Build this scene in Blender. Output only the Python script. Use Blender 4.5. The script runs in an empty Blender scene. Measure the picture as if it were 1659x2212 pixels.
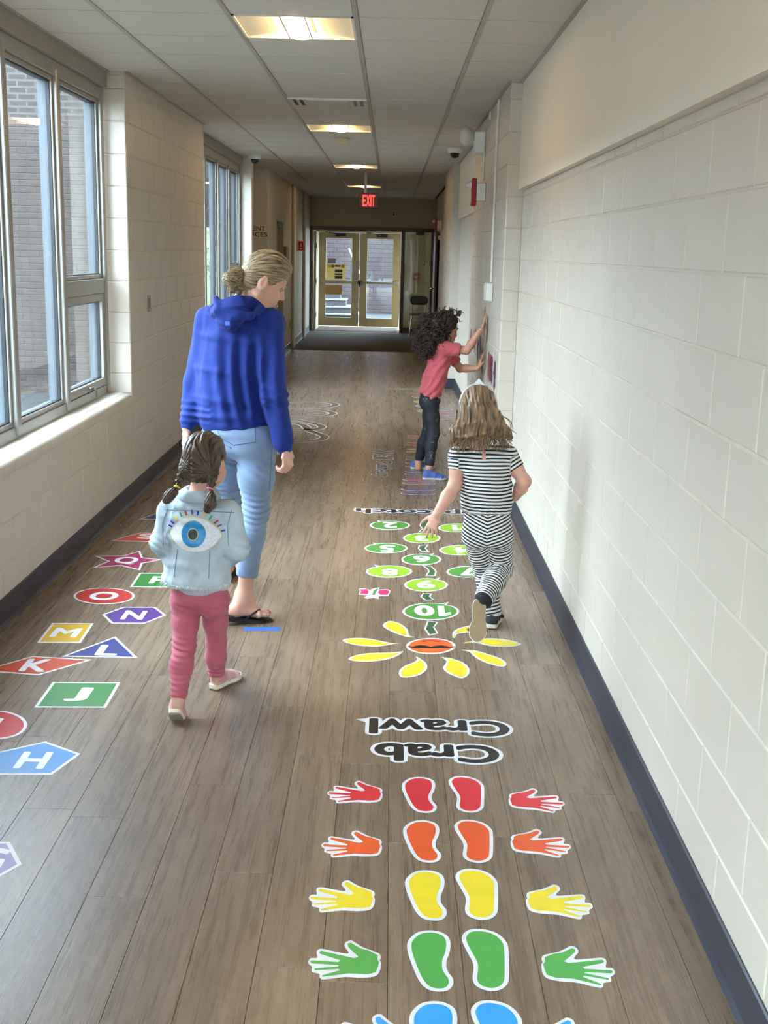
import bpy, math, random
import numpy as np
from mathutils import Vector, Matrix
from mathutils.geometry import tessellate_polygon
from mathutils.bvhtree import BVHTree

random.seed(7)
rng = np.random.default_rng(7)
S = bpy.context.scene
COL = S.collection

# ------------------------------------------------------------------ camera
FPX, PITCH, YAW, ROLL, CAMH = 2504.0, 0.2214, 0.0013, 0.0241, 1.7174
cp, sp, cy, sy, cr, sr = (math.cos(PITCH), math.sin(PITCH), math.cos(YAW), math.sin(YAW), math.cos(ROLL), math.sin(ROLL))
c_fwd = Vector((-sy * cp, cy * cp, -sp))
c_r0 = Vector((cy, sy, 0.0))
c_u0 = c_r0.cross(c_fwd)
c_right = cr * c_r0 + sr * c_u0
c_up = -sr * c_r0 + cr * c_u0
CAM = Vector((0, 0, CAMH))
cam_d = bpy.data.cameras.new('camera')
cam = bpy.data.objects.new('camera', cam_d)
COL.objects.link(cam)
M = Matrix((c_right, c_up, -c_fwd)).transposed().to_4x4()
M.translation = CAM
cam.matrix_world = M
cam_d.sensor_fit = 'HORIZONTAL'
cam_d.sensor_width = 36.0
cam_d.lens = FPX * 36.0 / 1659.0
cam_d.clip_start = 0.05
cam_d.clip_end = 300
S.camera = cam

# ------------------------------------------------------------------ world, exposure
W_ = bpy.data.worlds.new('overcast_sky')
S.world = W_
W_.use_nodes = True
bg = W_.node_tree.nodes['Background']
bg.inputs['Color'].default_value = (0.74, 0.88, 1.0, 1)
bg.inputs['Strength'].default_value = 26
S.view_settings.view_transform = 'Standard'
S.view_settings.look = 'None'
S.view_settings.gamma = 1
S.view_settings.use_curve_mapping = False
S.view_settings.exposure = 0.31
LAMP = 31.0          # strength of the ceiling fixtures' lenses
LAMP_COL = (1.0, 0.66, 0.30)

# ------------------------------------------------------------------ survey helpers: where the ray of a photographed point meets a real plane
def ray(x, y):
    return c_fwd + c_right * ((x - 829.5) / FPX) - c_up * ((y - 1106.0) / FPX)
def fl(x, y, z=0.0):
    d = ray(x, y); p = CAM + d * ((z - CAMH) / d.z); return (p.x, p.y)
def at(x, y, Y):
    d = ray(x, y); return np.array(CAM + d * (Y / d.y))
def onx(x, y, X):
    d = ray(x, y); return np.array(CAM + d * (X / d.x))

# ------------------------------------------------------------------ materials
def srgb(*c):
    return tuple(((v / 255) / 12.92 if v <= 10 else (((v / 255) + .055) / 1.055) ** 2.4) for v in c)
MATS = {}
def mat(name, col, rough=.5, metal=0.0, noise=None, bump=None, spec=.5, coat=0.0, sheen=0.0, sss=0.0):
    """noise=(scale, amount[, stretch xyz]); bump=(scale, strength, distance)"""
    if name in MATS: return MATS[name]
    m = bpy.data.materials.new(name); m.use_nodes = True
    nt = m.node_tree; b = nt.nodes['Principled BSDF']
    b.inputs['Base Color'].default_value = (*col, 1)
    b.inputs['Roughness'].default_value = rough
    b.inputs['Metallic'].default_value = metal
    b.inputs['Specular IOR Level'].default_value = spec
    if coat: b.inputs['Coat Weight'].default_value = coat
    if sheen:
        b.inputs['Sheen Weight'].default_value = sheen
    if sss:
        b.inputs['Subsurface Weight'].default_value = sss
        b.inputs['Subsurface Radius'].default_value = (.01, .004, .002)
    tc = nt.nodes.new('ShaderNodeNewGeometry')
    if noise:
        n = nt.nodes.new('ShaderNodeTexNoise'); n.inputs['Scale'].default_value = noise[0]; n.inputs['Detail'].default_value = 5
        src = tc.outputs['Position']
        if len(noise) > 2:
            mp = nt.nodes.new('ShaderNodeMapping'); mp.inputs['Scale'].default_value = noise[2]
            nt.links.new(src, mp.inputs[0]); src = mp.outputs[0]
        nt.links.new(src, n.inputs['Vector'])
        mr = nt.nodes.new('ShaderNodeMapRange'); mr.inputs[1].default_value = .3; mr.inputs[2].default_value = .7
        mr.inputs[3].default_value = 1 - noise[1]; mr.inputs[4].default_value = 1 + noise[1]
        nt.links.new(n.outputs['Fac'], mr.inputs[0])
        vm = nt.nodes.new('ShaderNodeVectorMath'); vm.operation = 'SCALE'; vm.inputs[0].default_value = col
        nt.links.new(mr.outputs[0], vm.inputs['Scale']); nt.links.new(vm.outputs[0], b.inputs['Base Color'])
    if bump:
        n2 = nt.nodes.new('ShaderNodeTexNoise'); n2.inputs['Scale'].default_value = bump[0]; n2.inputs['Detail'].default_value = 4
        nt.links.new(tc.outputs['Position'], n2.inputs['Vector'])
        bp = nt.nodes.new('ShaderNodeBump'); bp.inputs['Strength'].default_value = bump[1]; bp.inputs['Distance'].default_value = bump[2]
        nt.links.new(n2.outputs['Fac'], bp.inputs['Height']); nt.links.new(bp.outputs[0], b.inputs['Normal'])
    MATS[name] = m
    return m
def emit(name, col, strength):
    m = bpy.data.materials.new(name); m.use_nodes = True
    b = m.node_tree.nodes['Principled BSDF']
    b.inputs['Base Color'].default_value = (*col, 1)
    b.inputs['Emission Color'].default_value = (*col, 1); b.inputs['Emission Strength'].default_value = strength
    return m
def glass(name, tint=(.92, .96, .97), extra=0.0):
    m = bpy.data.materials.new(name); m.use_nodes = True
    nt = m.node_tree; nt.nodes.remove(nt.nodes['Principled BSDF'])
    t = nt.nodes.new('ShaderNodeBsdfTransparent'); t.inputs[0].default_value = (*tint, 1)
    g = nt.nodes.new('ShaderNodeBsdfGlossy'); g.inputs['Roughness'].default_value = .01
    gm = nt.nodes.new('ShaderNodeNewGeometry'); dt = nt.nodes.new('ShaderNodeVectorMath'); dt.operation = 'DOT_PRODUCT'
    nt.links.new(gm.outputs['Incoming'], dt.inputs[0]); nt.links.new(gm.outputs['Normal'], dt.inputs[1])
    def mt(op, a, b_):
        q = nt.nodes.new('ShaderNodeMath'); q.operation = op; q.use_clamp = True
        for i, v in ((0, a), (1, b_)):
            if isinstance(v, (int, float)): q.inputs[i].default_value = v
            else: nt.links.new(v, q.inputs[i])
        return q.outputs[0]
    c_ = mt('ABSOLUTE', dt.outputs['Value'], 0)
    sch = mt('POWER', mt('SUBTRACT', 1.0, c_), 5.0)          # Schlick reflectance of the pane
    fac = mt('ADD', mt('MULTIPLY', sch, .90), .04 + extra)
    ad = type('o', (), {'outputs': [fac]})
    mx = nt.nodes.new('ShaderNodeMixShader')
    nt.links.new(ad.outputs[0], mx.inputs[0]); nt.links.new(t.outputs[0], mx.inputs[1]); nt.links.new(g.outputs[0], mx.inputs[2])
    nt.links.new(mx.outputs[0], nt.nodes['Material Output'].inputs[0])
    return m

# ------------------------------------------------------------------ object helpers
def obj(name, verts, faces, m, parent=None, smooth=False):
    me = bpy.data.meshes.new(name)
    me.from_pydata([tuple(map(float, v)) for v in verts], [], [tuple(map(int, f)) for f in faces])
    if m is not None: me.materials.append(m)
    if smooth: me.polygons.foreach_set('use_smooth', np.ones(len(me.polygons), bool))
    o = bpy.data.objects.new(name, me); COL.objects.link(o)
    if parent is not None: o.parent = parent
    return o
def dup(o, parent=None, loc=None, scale=None, rotz=None):
    c = o.copy(); COL.objects.link(c)
    if parent is not None: c.parent = parent
    if loc is not None: c.location = loc
    if scale is not None: c.scale = scale
    if rotz is not None: c.rotation_euler = (0, 0, rotz)
    return c
def empty(name, loc=(0, 0, 0)):
    o = bpy.data.objects.new(name, None); COL.objects.link(o); o.location = loc; o.empty_display_size = .05
    return o
def tag(o, label, cat, group=None):
    o['label'] = label; o['category'] = cat
    if group: o['group'] = group
    return o
def struct(o):
    o['kind'] = 'structure'; return o
class MB:
    """collects shapes into one mesh"""
    def __init__(s): s.v = []; s.f = []
    def add(s, v, f):
        n = len(s.v); s.v += [tuple(p) for p in v]; s.f += [tuple(i + n for i in q) for q in f]; return s
    def box(s, x0, x1, y0, y1, z0, z1):
        return s.add([(x0, y0, z0), (x1, y0, z0), (x1, y1, z0), (x0, y1, z0), (x0, y0, z1), (x1, y0, z1), (x1, y1, z1), (x0, y1, z1)],
                     [(0, 3, 2, 1), (4, 5, 6, 7), (0, 1, 5, 4), (1, 2, 6, 5), (2, 3, 7, 6), (3, 0, 4, 7)])
    def rbox(s, x0, x1, y0, y1, z0, z1, b=.004):
        """box with chamfered edges"""
        b = min(b, (x1 - x0) * .49, (y1 - y0) * .49, (z1 - z0) * .49)
        X, Y, Z = (x0, x1), (y0, y1), (z0, z1)
        V = []; idx = {}
        for i in (0, 1):
            for j in (0, 1):
                for k in (0, 1):
                    sx, sy_, sz = (1 - 2 * i) * b, (1 - 2 * j) * b, (1 - 2 * k) * b
                    for ax, p in ((0, (X[i], Y[j] + sy_, Z[k] + sz)), (1, (X[i] + sx, Y[j], Z[k] + sz)), (2, (X[i] + sx, Y[j] + sy_, Z[k]))):
                        idx[(i, j, k, ax)] = len(V); V.append(p)
        c = Vector(((x0 + x1) / 2, (y0 + y1) / 2, (z0 + z1) / 2)); F = []
        def face(l):
            n = (Vector(V[l[1]]) - Vector(V[l[0]])).cross(Vector(V[l[2]]) - Vector(V[l[0]]))
            m_ = sum((Vector(V[q]) for q in l), Vector()) / len(l) - c
            F.append(tuple(l) if n.dot(m_) > 0 else tuple(reversed(l)))
        for i in (0, 1): face([idx[(i, 0, 0, 0)], idx[(i, 1, 0, 0)], idx[(i, 1, 1, 0)], idx[(i, 0, 1, 0)]])
        for j in (0, 1): face([idx[(0, j, 0, 1)], idx[(1, j, 0, 1)], idx[(1, j, 1, 1)], idx[(0, j, 1, 1)]])
        for k in (0, 1): face([idx[(0, 0, k, 2)], idx[(1, 0, k, 2)], idx[(1, 1, k, 2)], idx[(0, 1, k, 2)]])
        for i in (0, 1):
            for j in (0, 1):
                face([idx[(i, j, 0, 0)], idx[(i, j, 1, 0)], idx[(i, j, 1, 1)], idx[(i, j, 0, 1)]])
                face([idx[(i, 0, j, 0)], idx[(i, 1, j, 0)], idx[(i, 1, j, 2)], idx[(i, 0, j, 2)]])
                face([idx[(0, i, j, 1)], idx[(1, i, j, 1)], idx[(1, i, j, 2)], idx[(0, i, j, 2)]])
                for k in (0, 1): face([idx[(i, j, k, 0)], idx[(i, j, k, 1)], idx[(i, j, k, 2)]])
        return s.add(V, F)
    def tube(s, pts, r, n=8, cap=True):
        pts = [Vector(p) for p in pts]
        if not hasattr(r, '__len__'): r = [r] * len(pts)
        base = len(s.v); prev = None
        for i, p in enumerate(pts):
            t = (pts[min(i + 1, len(pts) - 1)] - pts[max(i - 1, 0)]).normalized()
            if prev is None:
                a = t.orthogonal().normalized()
            else:
                a = (prev - t * prev.dot(t)).normalized()
            prev = a; b_ = t.cross(a)
            for k in range(n):
                th = 2 * math.pi * k / n
                s.v.append(tuple(p + (a * math.cos(th) + b_ * math.sin(th)) * r[i]))
        for i in range(len(pts) - 1):
            for k in range(n):
                k2 = (k + 1) % n
                s.f.append((base + i * n + k, base + i * n + k2, base + (i + 1) * n + k2, base + (i + 1) * n + k))
        if cap:
            s.f.append(tuple(base + k for k in reversed(range(n))))
            s.f.append(tuple(base + (len(pts) - 1) * n + k for k in range(n)))
        return s
    def lathe(s, prof, c, axis='z', n=16, ang=2 * math.pi, a0=0.0):
        """prof: (radius, height along axis) list"""
        base = len(s.v); full = abs(ang - 2 * math.pi) < 1e-6; m = n if full else n + 1
        for r, h in prof:
            for k in range(m):
                th = a0 + ang * k / n; u, w = r * math.cos(th), r * math.sin(th)
                s.v.append({'z': (c[0] + u, c[1] + w, c[2] + h), 'y': (c[0] + w, c[1] + h, c[2] + u), 'x': (c[0] + h, c[1] + u, c[2] + w)}[axis])
        for i in range(len(prof) - 1):
            for k in range(n):
                k2 = (k + 1) % m
                s.f.append((base + i * m + k, base + i * m + k2, base + (i + 1) * m + k2, base + (i + 1) * m + k))
        return s
    def build(s, name, m, parent=None, smooth=False):
        return obj(name, s.v, s.f, m, parent, smooth)
def box(name, x0, x1, y0, y1, z0, z1, m, parent=None, b=0):
    k = MB(); (k.rbox(x0, x1, y0, y1, z0, z1, b) if b else k.box(x0, x1, y0, y1, z0, z1))
    return k.build(name, m, parent)

M_PAINT = mat('painted_block', srgb(199, 189, 175), .40, noise=(1.3, .03), bump=(140, .35, .0012))
M_JOINT = mat('painted_joint', srgb(195, 185, 171), .5)
M_PLASTER = mat('painted_plaster', srgb(234, 224, 206), .5, noise=(2, .03), bump=(60, .1, .001))
M_BASE = mat('navy_vinyl_base', srgb(44, 47, 60), .38, noise=(6, .08))
M_TILE = mat('ceiling_tile_fibre', srgb(196, 190, 179), .85, noise=(90, .06), bump=(220, .4, .001))
M_RAIL = mat('ceiling_rail_paint', srgb(160, 153, 142), .5)
M_GAP = mat('ceiling_gap', srgb(62, 58, 54), .8)
M_ALU = mat('window_aluminium', srgb(150, 147, 140), .35, .35)
M_HEADER = mat('window_header_paint', srgb(140, 134, 124), .55)
M_BLACK = mat('black_rubber', srgb(14, 16, 26), .45)
M_SILL = mat('white_sill', srgb(232, 230, 224), .35)
M_GLASS = glass('window_glass', extra=.03)
M_WHITE = mat('white_plastic', srgb(230, 226, 216), .4)
M_CARPET = mat('brown_carpet', srgb(74, 62, 52), .95, noise=(300, .25), bump=(400, .5, .002))
M_BRONZE = mat('bronze_frame', srgb(92, 82, 72), .4, .3)
M_DOORP = mat('door_paint', srgb(176, 160, 132), .45)
M_BROWN = mat('brown_door_wood', srgb(86, 48, 32), .45, noise=(8, .15, (6, 6, .6)))
M_RED = mat('red_alarm_plastic', srgb(160, 24, 26), .35)
M_CHROME = mat('chrome', srgb(205, 205, 205), .2, 1.0)
M_STEEL = mat('brushed_steel', srgb(150, 148, 142), .35, .9)
M_DARK = mat('dark_plastic', srgb(24, 23, 22), .3)
M_SIGNP = mat('sign_plate', srgb(206, 192, 158), .5)
M_INK = mat('black_ink', srgb(18, 17, 18), .4)
# ================================================================== the corridor
XL, XR, XP, XB = -1.741, 0.855, 0.745, 0.822      # left wall face, right wall face, right pier face, right bulkhead face
ZC = 2.80
Y0, YE = -3.2, 25.2                                # corridor from behind the camera to the end wall
COURSE, BLK, ZREF, YREF = 0.2032, 0.4064, 0.0564, 3.0642
SILL = 0.733
BAYS = [(-2.9, 0.85), (4.08, 7.85), (11.05, 14.75)]
ALC = (14.95, 16.6)                                # opening of the side passage on the left

# ---- floor and its planks
floor = struct(box('floor', -3.3, 1.35, Y0, 28.4, -.12, -.004, mat('floor_base', srgb(90, 76, 64), .8)))
def wood():
    m = bpy.data.materials.new('vinyl_wood_plank'); m.use_nodes = True
    nt = m.node_tree; N = nt.nodes; L = nt.links; b = N['Principled BSDF']
    g = N.new('ShaderNodeNewGeometry'); oi = N.new('ShaderNodeObjectInfo')
    mu = N.new('ShaderNodeVectorMath'); mu.operation = 'SCALE'; mu.inputs[0].default_value = (37., 91., 13.)
    L.new(oi.outputs['Random'], mu.inputs['Scale'])
    ad = N.new('ShaderNodeVectorMath'); ad.operation = 'ADD'; L.new(g.outputs['Position'], ad.inputs[0]); L.new(mu.outputs[0], ad.inputs[1])
    def noise(scale, st, detail=6, rough=.6, dist=0.):
        mp = N.new('ShaderNodeMapping'); mp.inputs['Scale'].default_value = st; L.new(ad.outputs[0], mp.inputs[0])
        n = N.new('ShaderNodeTexNoise'); n.inputs['Scale'].default_value = scale; n.inputs['Detail'].default_value = detail
        n.inputs['Roughness'].default_value = rough; n.inputs['Distortion'].default_value = dist
        L.new(mp.outputs[0], n.inputs['Vector']); return n.outputs['Fac']
    fine = noise(1, (210, 5, 1), 5, .7)
    mid = noise(1, (42, 1.5, 1), 5, .55, .5)
    big = noise(1, (7, 1.1, 1), 3, .5, .5)
    swirl = noise(1, (26, 9, 1), 5, .6, 2.2)
    def mix(a, b_, k):
        x = N.new('ShaderNodeMix'); x.inputs[0].default_value = k; L.new(a, x.inputs[2]); L.new(b_, x.inputs[3]); return x.outputs[0]
    s1 = mix(mid, fine, .5); s2 = mix(mix(s1, big, .3), swirl, .18)
    rp = N.new('ShaderNodeValToRGB'); e = rp.color_ramp.elements
    e[0].position = .33; e[0].color = (*srgb(92, 74, 60), 1)
    e[1].position = .68; e[1].color = (*srgb(158, 136, 114), 1)
    k = e.new(.5); k.color = (*srgb(122, 102, 84), 1)
    L.new(s2, rp.inputs[0])
    tone = N.new('ShaderNodeMapRange'); tone.inputs[3].default_value = .94; tone.inputs[4].default_value = 1.06
    fr = N.new('ShaderNodeMath'); fr.operation = 'FRACT'; m7 = N.new('ShaderNodeMath'); m7.operation = 'MULTIPLY'; m7.inputs[1].default_value = 7.31
    L.new(oi.outputs['Random'], m7.inputs[0]); L.new(m7.outputs[0], fr.inputs[0]); L.new(fr.outputs[0], tone.inputs[0])
    sc = N.new('ShaderNodeVectorMath'); sc.operation = 'SCALE'; L.new(rp.outputs[0], sc.inputs[0]); L.new(tone.outputs[0], sc.inputs['Scale'])
    L.new(sc.outputs[0], b.inputs['Base Color'])
    rr = N.new('ShaderNodeMapRange'); rr.inputs[3].default_value = .20; rr.inputs[4].default_value = .36; L.new(s1, rr.inputs[0]); L.new(rr.outputs[0], b.inputs['Roughness'])
    bp = N.new('ShaderNodeBump'); bp.inputs['Strength'].default_value = .16; bp.inputs['Distance'].default_value = .0015
    L.new(fine, bp.inputs['Height']); L.new(bp.outputs[0], b.inputs['Normal'])
    return m
M_WOOD = wood()
seams = [-1.741, -1.597, -1.434, -1.271, -1.108, -.945, -.782, -.619, -.456, -.293, -.13, .033, .218, .404, .589, .774, .86]
PL = 1.22
offs = {}
planks = []
for i in range(len(seams) - 1):
    off = (i * .47 + (i % 3) * .21) % PL
    if i == 5: off = 3.263 % PL
    if i == 7: off = 3.506 % PL
    if i == 9: off = 3.745 % PL
    if i == 14: off = 4.722 % PL
    if i == 13: off = 3.188 % PL
    y = off + PL * math.floor((Y0 - off) / PL)
    while y < 20.35:
        a, b_ = max(y, Y0), min(y + PL, 20.35)
        if b_ - a > .05: planks.append((seams[i], seams[i + 1], a, b_))
        y += PL
planks.sort(key=lambda p: (p[3] < 1.9, p[2]))
rest = MB()
pl_cache = {}
for k, (x0, x1, a, b_) in enumerate(planks):
    if k < 292 and b_ > 1.9:
        key = (round(x1 - x0, 4), round(b_ - a, 4))
        if key in pl_cache:
            o = dup(pl_cache[key], floor, (x0, a, 0))
        else:
            w, l, g_ = x1 - x0, b_ - a, .0003
            o = MB().add([(g_, g_, -.0015), (w - g_, g_, -.0015), (w - g_, l - g_, -.0015), (g_, l - g_, -.0015), (g_ + .0006, g_ + .0006, 0), (w - g_ - .0006, g_ + .0006, 0), (w - g_ - .0006, l - g_ - .0006, 0), (g_ + .0006, l - g_ - .0006, 0)],
                         [(4, 5, 6, 7), (0, 1, 5, 4), (1, 2, 6, 5), (2, 3, 7, 6), (3, 0, 4, 7)]).build('plank', M_WOOD, floor)
            o.location = (x0, a, 0); pl_cache[key] = o
    else:
        rest.add([(x0 + .0008, a + .0008, 0), (x1 - .0008, a + .0008, 0), (x1 - .0008, b_ - .0008, 0), (x0 + .0008, b_ - .0008, 0)], [(0, 1, 2, 3)])
o = rest.build('far_planks', M_WOOD, floor); o['kind'] = 'stuff'
tag(box('entrance_mat', -1.72, .91, 20.35, YE, -.004, .004, M_CARPET), 'dark brown carpet floor mat before the glass entrance doors', 'mat')

# ---- painted concrete blocks
BLK_CACHE = {}
def block(parent, axis, face, u0, u1, z0, z1, out):
    """axis 'x': face is the plane x=face, u runs along y, out = +-1 direction the face looks; 'y': plane y=face, u along x"""
    key = (axis, round(u1 - u0, 3), round(z1 - z0, 3), out)
    loc = (face, u0, z0) if axis == 'x' else (u0, face, z0)
    if key in BLK_CACHE:
        return dup(BLK_CACHE[key], parent, loc)
    w, h, g_, d = u1 - u0, z1 - z0, .002, .004
    ring0 = [(g_, g_), (w - g_, g_), (w - g_, h - g_), (g_, h - g_)]
    i_ = g_ + .0045
    ring1 = [(i_, i_), (w - i_, i_), (w - i_, h - i_), (i_, h - i_)]
    V = []
    for r_, dep in ((ring0, -d), (ring1, 0)):
        for (u, z) in r_:
            V.append((dep * out, u, z) if axis == 'x' else (u, dep * out, z))
    F = [(4, 5, 6, 7), (0, 1, 5, 4), (1, 2, 6, 5), (2, 3, 7, 6), (3, 0, 4, 7)]
    flip = (out < 0) if axis == 'x' else (out > 0)
    if flip: F = [tuple(reversed(f)) for f in F]
    o = MB().add(V, F).build('block', M_PAINT, parent)
    o.location = loc; BLK_CACHE[key] = o
    return o
def courses(zmin, zmax):
    k = math.floor((zmin - ZREF) / COURSE + 1e-6); out = []
    while ZREF + k * COURSE < zmax - .012:
        z0, z1 = max(ZREF + k * COURSE, zmin), min(ZREF + (k + 1) * COURSE, zmax)
        if z1 - z0 > .012: out.append((k, z0, z1))
        k += 1
    return out
def lay(parent, axis, face, u0, u1, zmin, zmax, out, ref=YREF):
    for k, z0, z1 in courses(zmin, zmax):
        off = ref + (0 if k % 2 == 0 else BLK / 2)
        j = math.floor((u0 - off) / BLK + 1e-6)
        while off + j * BLK < u1 - .01:
            a, b_ = max(off + j * BLK, u0), min(off + (j + 1) * BLK, u1)
            if b_ - a > .015: block(parent, axis, face, a, b_, z0, z1, out)
            j += 1
def brick_far(name, w, h, c1, c2, mortar, msize, axis='x', rough=.6, rot=None):
    """procedural courses for masonry too far away to tell the pieces apart"""
    m = bpy.data.materials.new(name); m.use_nodes = True
    nt = m.node_tree; b = nt.nodes['Principled BSDF']; b.inputs['Roughness'].default_value = rough
    g = nt.nodes.new('ShaderNodeNewGeometry'); sp_ = nt.nodes.new('ShaderNodeSeparateXYZ'); cb = nt.nodes.new('ShaderNodeCombineXYZ')
    nt.links.new(g.outputs['Position'], sp_.inputs[0])
    nt.links.new(sp_.outputs[1 if axis == 'x' else 0], cb.inputs[0]); nt.links.new(sp_.outputs[2], cb.inputs[1])
    t = nt.nodes.new('ShaderNodeTexBrick'); t.inputs['Scale'].default_value = 1; t.inputs['Brick Width'].default_value = w; t.inputs['Row Height'].default_value = h
    t.inputs['Mortar Size'].default_value = msize; t.inputs['Color1'].default_value = (*c1, 1); t.inputs['Color2'].default_value = (*c2, 1); t.inputs['Mortar'].default_value = (*mortar, 1)
    nt.links.new(cb.outputs[0], t.inputs['Vector']); nt.links.new(t.outputs['Color'], b.inputs['Base Color'])
    return m
BACK = .004
# right wall: recessed bay, pier, second bay, pier, far bay
wall_right = struct(MB().box(XR + BACK, XR + .25, Y0, 7.9, 0, ZC + .1).box(XP + BACK, XR + .25, 7.9 + BACK, 11.05 - BACK, 0, ZC + .1)
                    .box(XR, XR + .25, 11.05, 15.0, 0, ZC + .1).box(XP, XR + .25, 15.0, 17.3, 0, ZC + .1).box(.93, 1.35, 17.3, YE, 0, ZC + .1).build('wall_right', M_JOINT))
lay(wall_right, 'x', XR, 1.44, 7.9, 0, 2.13, -1)
lay(wall_right, 'x', XP, 7.9, 11.05, 0, ZC, -1)
for k, z0, z1 in courses(0, ZC): block(wall_right, 'y', 7.9, XP, XR + .002, z0, z1, -1)
box('bulkhead', XB, XR + .1, Y0, 7.9, 2.13, ZC + .02, M_PLASTER, wall_right)
box('bulkhead', XB, XR + .1, 11.05, 15.0, 2.13, ZC + .02, M_PLASTER, wall_right)
# left wall
wl = MB()
wl.box(XL - .26, XL - BACK, 7.85 + BACK, 11.05, 0, ZC + .1).box(XL - .26, XL, 14.75, 14.95, 0, ZC + .1)
wl.box(XL - .26, XL - BACK, .85, 4.08, 0, ZC + .1)
wl.box(XL - .26, XL, Y0, -2.9, 0, ZC + .1)
for a, b_ in BAYS:
    wl.box(XL - .26, XL - BACK, a, b_, 0, SILL - .02).box(XL - .26, XL - .16, a, b_, 2.72, ZC + .1)
wl.box(-3.2, XL, ALC[1], ALC[1] + .2, 0, ZC + .1)                       # face that carries the office sign
wl.box(XL - .3, XL, ALC[1] + .2, 17.95, 0, ZC + .1).box(XL - .3, XL, 17.95, 19.0, 2.12, ZC + .1).box(XL - .3, XL, 19.0, YE, 0, ZC + .1)
wl.box(-3.3, -3.2, 14.75, 16.8, 0, ZC + .1).box(-3.3, XL - .26, 14.65, 14.75, 0, ZC + .1)
wall_left = struct(wl.build('wall_left', M_JOINT))
lay(wall_left, 'x', XL, 7.85, 11.05, 0, ZC, 1)
lay(wall_left, 'x', XL, 3.0, 7.85, 0, SILL - .055, 1)
for a in (7.85, 14.75):
    for k, z0, z1 in courses(SILL, 2.78): block(wall_left, 'y', a - .001, -1.905, XL, z0, z1, -1)
# rounded sill blocks (bullnose) and window stools
def sill_blocks(a, b_, n):
    for i in range(n):
        y0, y1 = a + (b_ - a) * i / n + .0015, a + (b_ - a) * (i + 1) / n - .0015
        prof = [(XL, SILL - .055)] + [(XL - .03 + .03 * math.cos(t), SILL - .03 + .03 * math.sin(t)) for t in np.linspace(0, math.pi / 2, 7)] + [(XL - .055, SILL + .002), (XL - .055, SILL - .055)]
        V = [(x, y0, z) for x, z in prof] + [(x, y1, z) for x, z in prof]; n_ = len(prof)
        F = [(q, q + n_, (q + 1) % n_ + n_, (q + 1) % n_) for q in range(n_)] + [tuple(range(n_)), tuple(reversed(range(n_, 2 * n_)))]
        obj('sill_block', V, F, M_PAINT, wall_left)
for (a, b_), n in zip(BAYS, (1, 9, 9)): sill_blocks(a, b_, n)
# baseboards
def base(name, segs):
    k = MB()
    for axis, face, a, b_, s in segs:
        prof = [(0, .0), (.016, .0), (.0135, .006), (.0095, .02), (.008, .04), (.008, .124), (.004, .129), (0, .129)]
        V = []
        for u in (a, b_):
            V += [(face + s * d, u, z) if axis == 'x' else (u, face + s * d, z) for d, z in prof]
        n_ = len(prof)
        k.add(V, [(q, q + 1, q + 1 + n_, q + n_) for q in range(n_ - 1)] + [tuple(range(n_)), tuple(reversed(range(n_, 2 * n_)))])
    return struct(k.build(name, M_BASE))
base('baseboard_right', [('x', XR, Y0, 7.9, -1), ('y', 7.9, XP, XR, -1), ('x', XP, 7.9, 11.05, -1), ('x', XR, 11.05, 15.0, -1), ('y', 15.0, XP, XR, -1), ('x', XP, 15.0, 17.3, -1), ('x', .93, 17.3, YE, -1)])
base('baseboard_left', [('x', XL, Y0, 14.95, 1), ('y', ALC[1], -3.2, XL, -1), ('x', XL, ALC[1], 17.95, 1), ('x', XL, 19.0, YE, 1)])
# wall behind the camera
struct(MB().box(-2.2, -1.62, Y0 - .2, Y0, 0, ZC + .1).box(.78, 1.3, Y0 - .2, Y0, 0, ZC + .1).box(-1.62, .78, Y0 - .2, Y0, 2.45, ZC + .1).build('wall_back', M_PLASTER))
wb = struct(empty('door_7', (-.42, Y0 - .1, 0)))            # unseen glazed doors behind the photographer, added to let daylight in
for x0, x1 in ((-1.2, -1.12), (-.04, .04), (1.12, 1.2)): box('stile', x0, x1, -.03, .03, 0, 2.45, M_ALU, wb)
for x0, x1 in ((-1.12, -.04), (.04, 1.12)):
    box('bottom_rail', x0, x1, -.03, .03, 0, .12, M_ALU, wb); box('top_rail', x0, x1, -.03, .03, 2.37, 2.45, M_ALU, wb); box('pane', x0, x1, -.004, .004, .12, 2.37, M_GLASS, wb)
tag(box('reflection_screen', -11, 11, -26, -24.5, -.05, 3.1, mat('screen_green', srgb(40, 52, 30), .9, noise=(6, .4)), None, .2), 'unseen dark screen added outside behind the photographer to darken door glass reflections', 'screen')  # unseen dark block, added so the far door glass mirrors less bright sky
struct(box('rear_ground', -12, 12, -30, Y0 - .2, -.3, -.05, mat('rear_paving', srgb(96, 96, 94), .9)))

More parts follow.
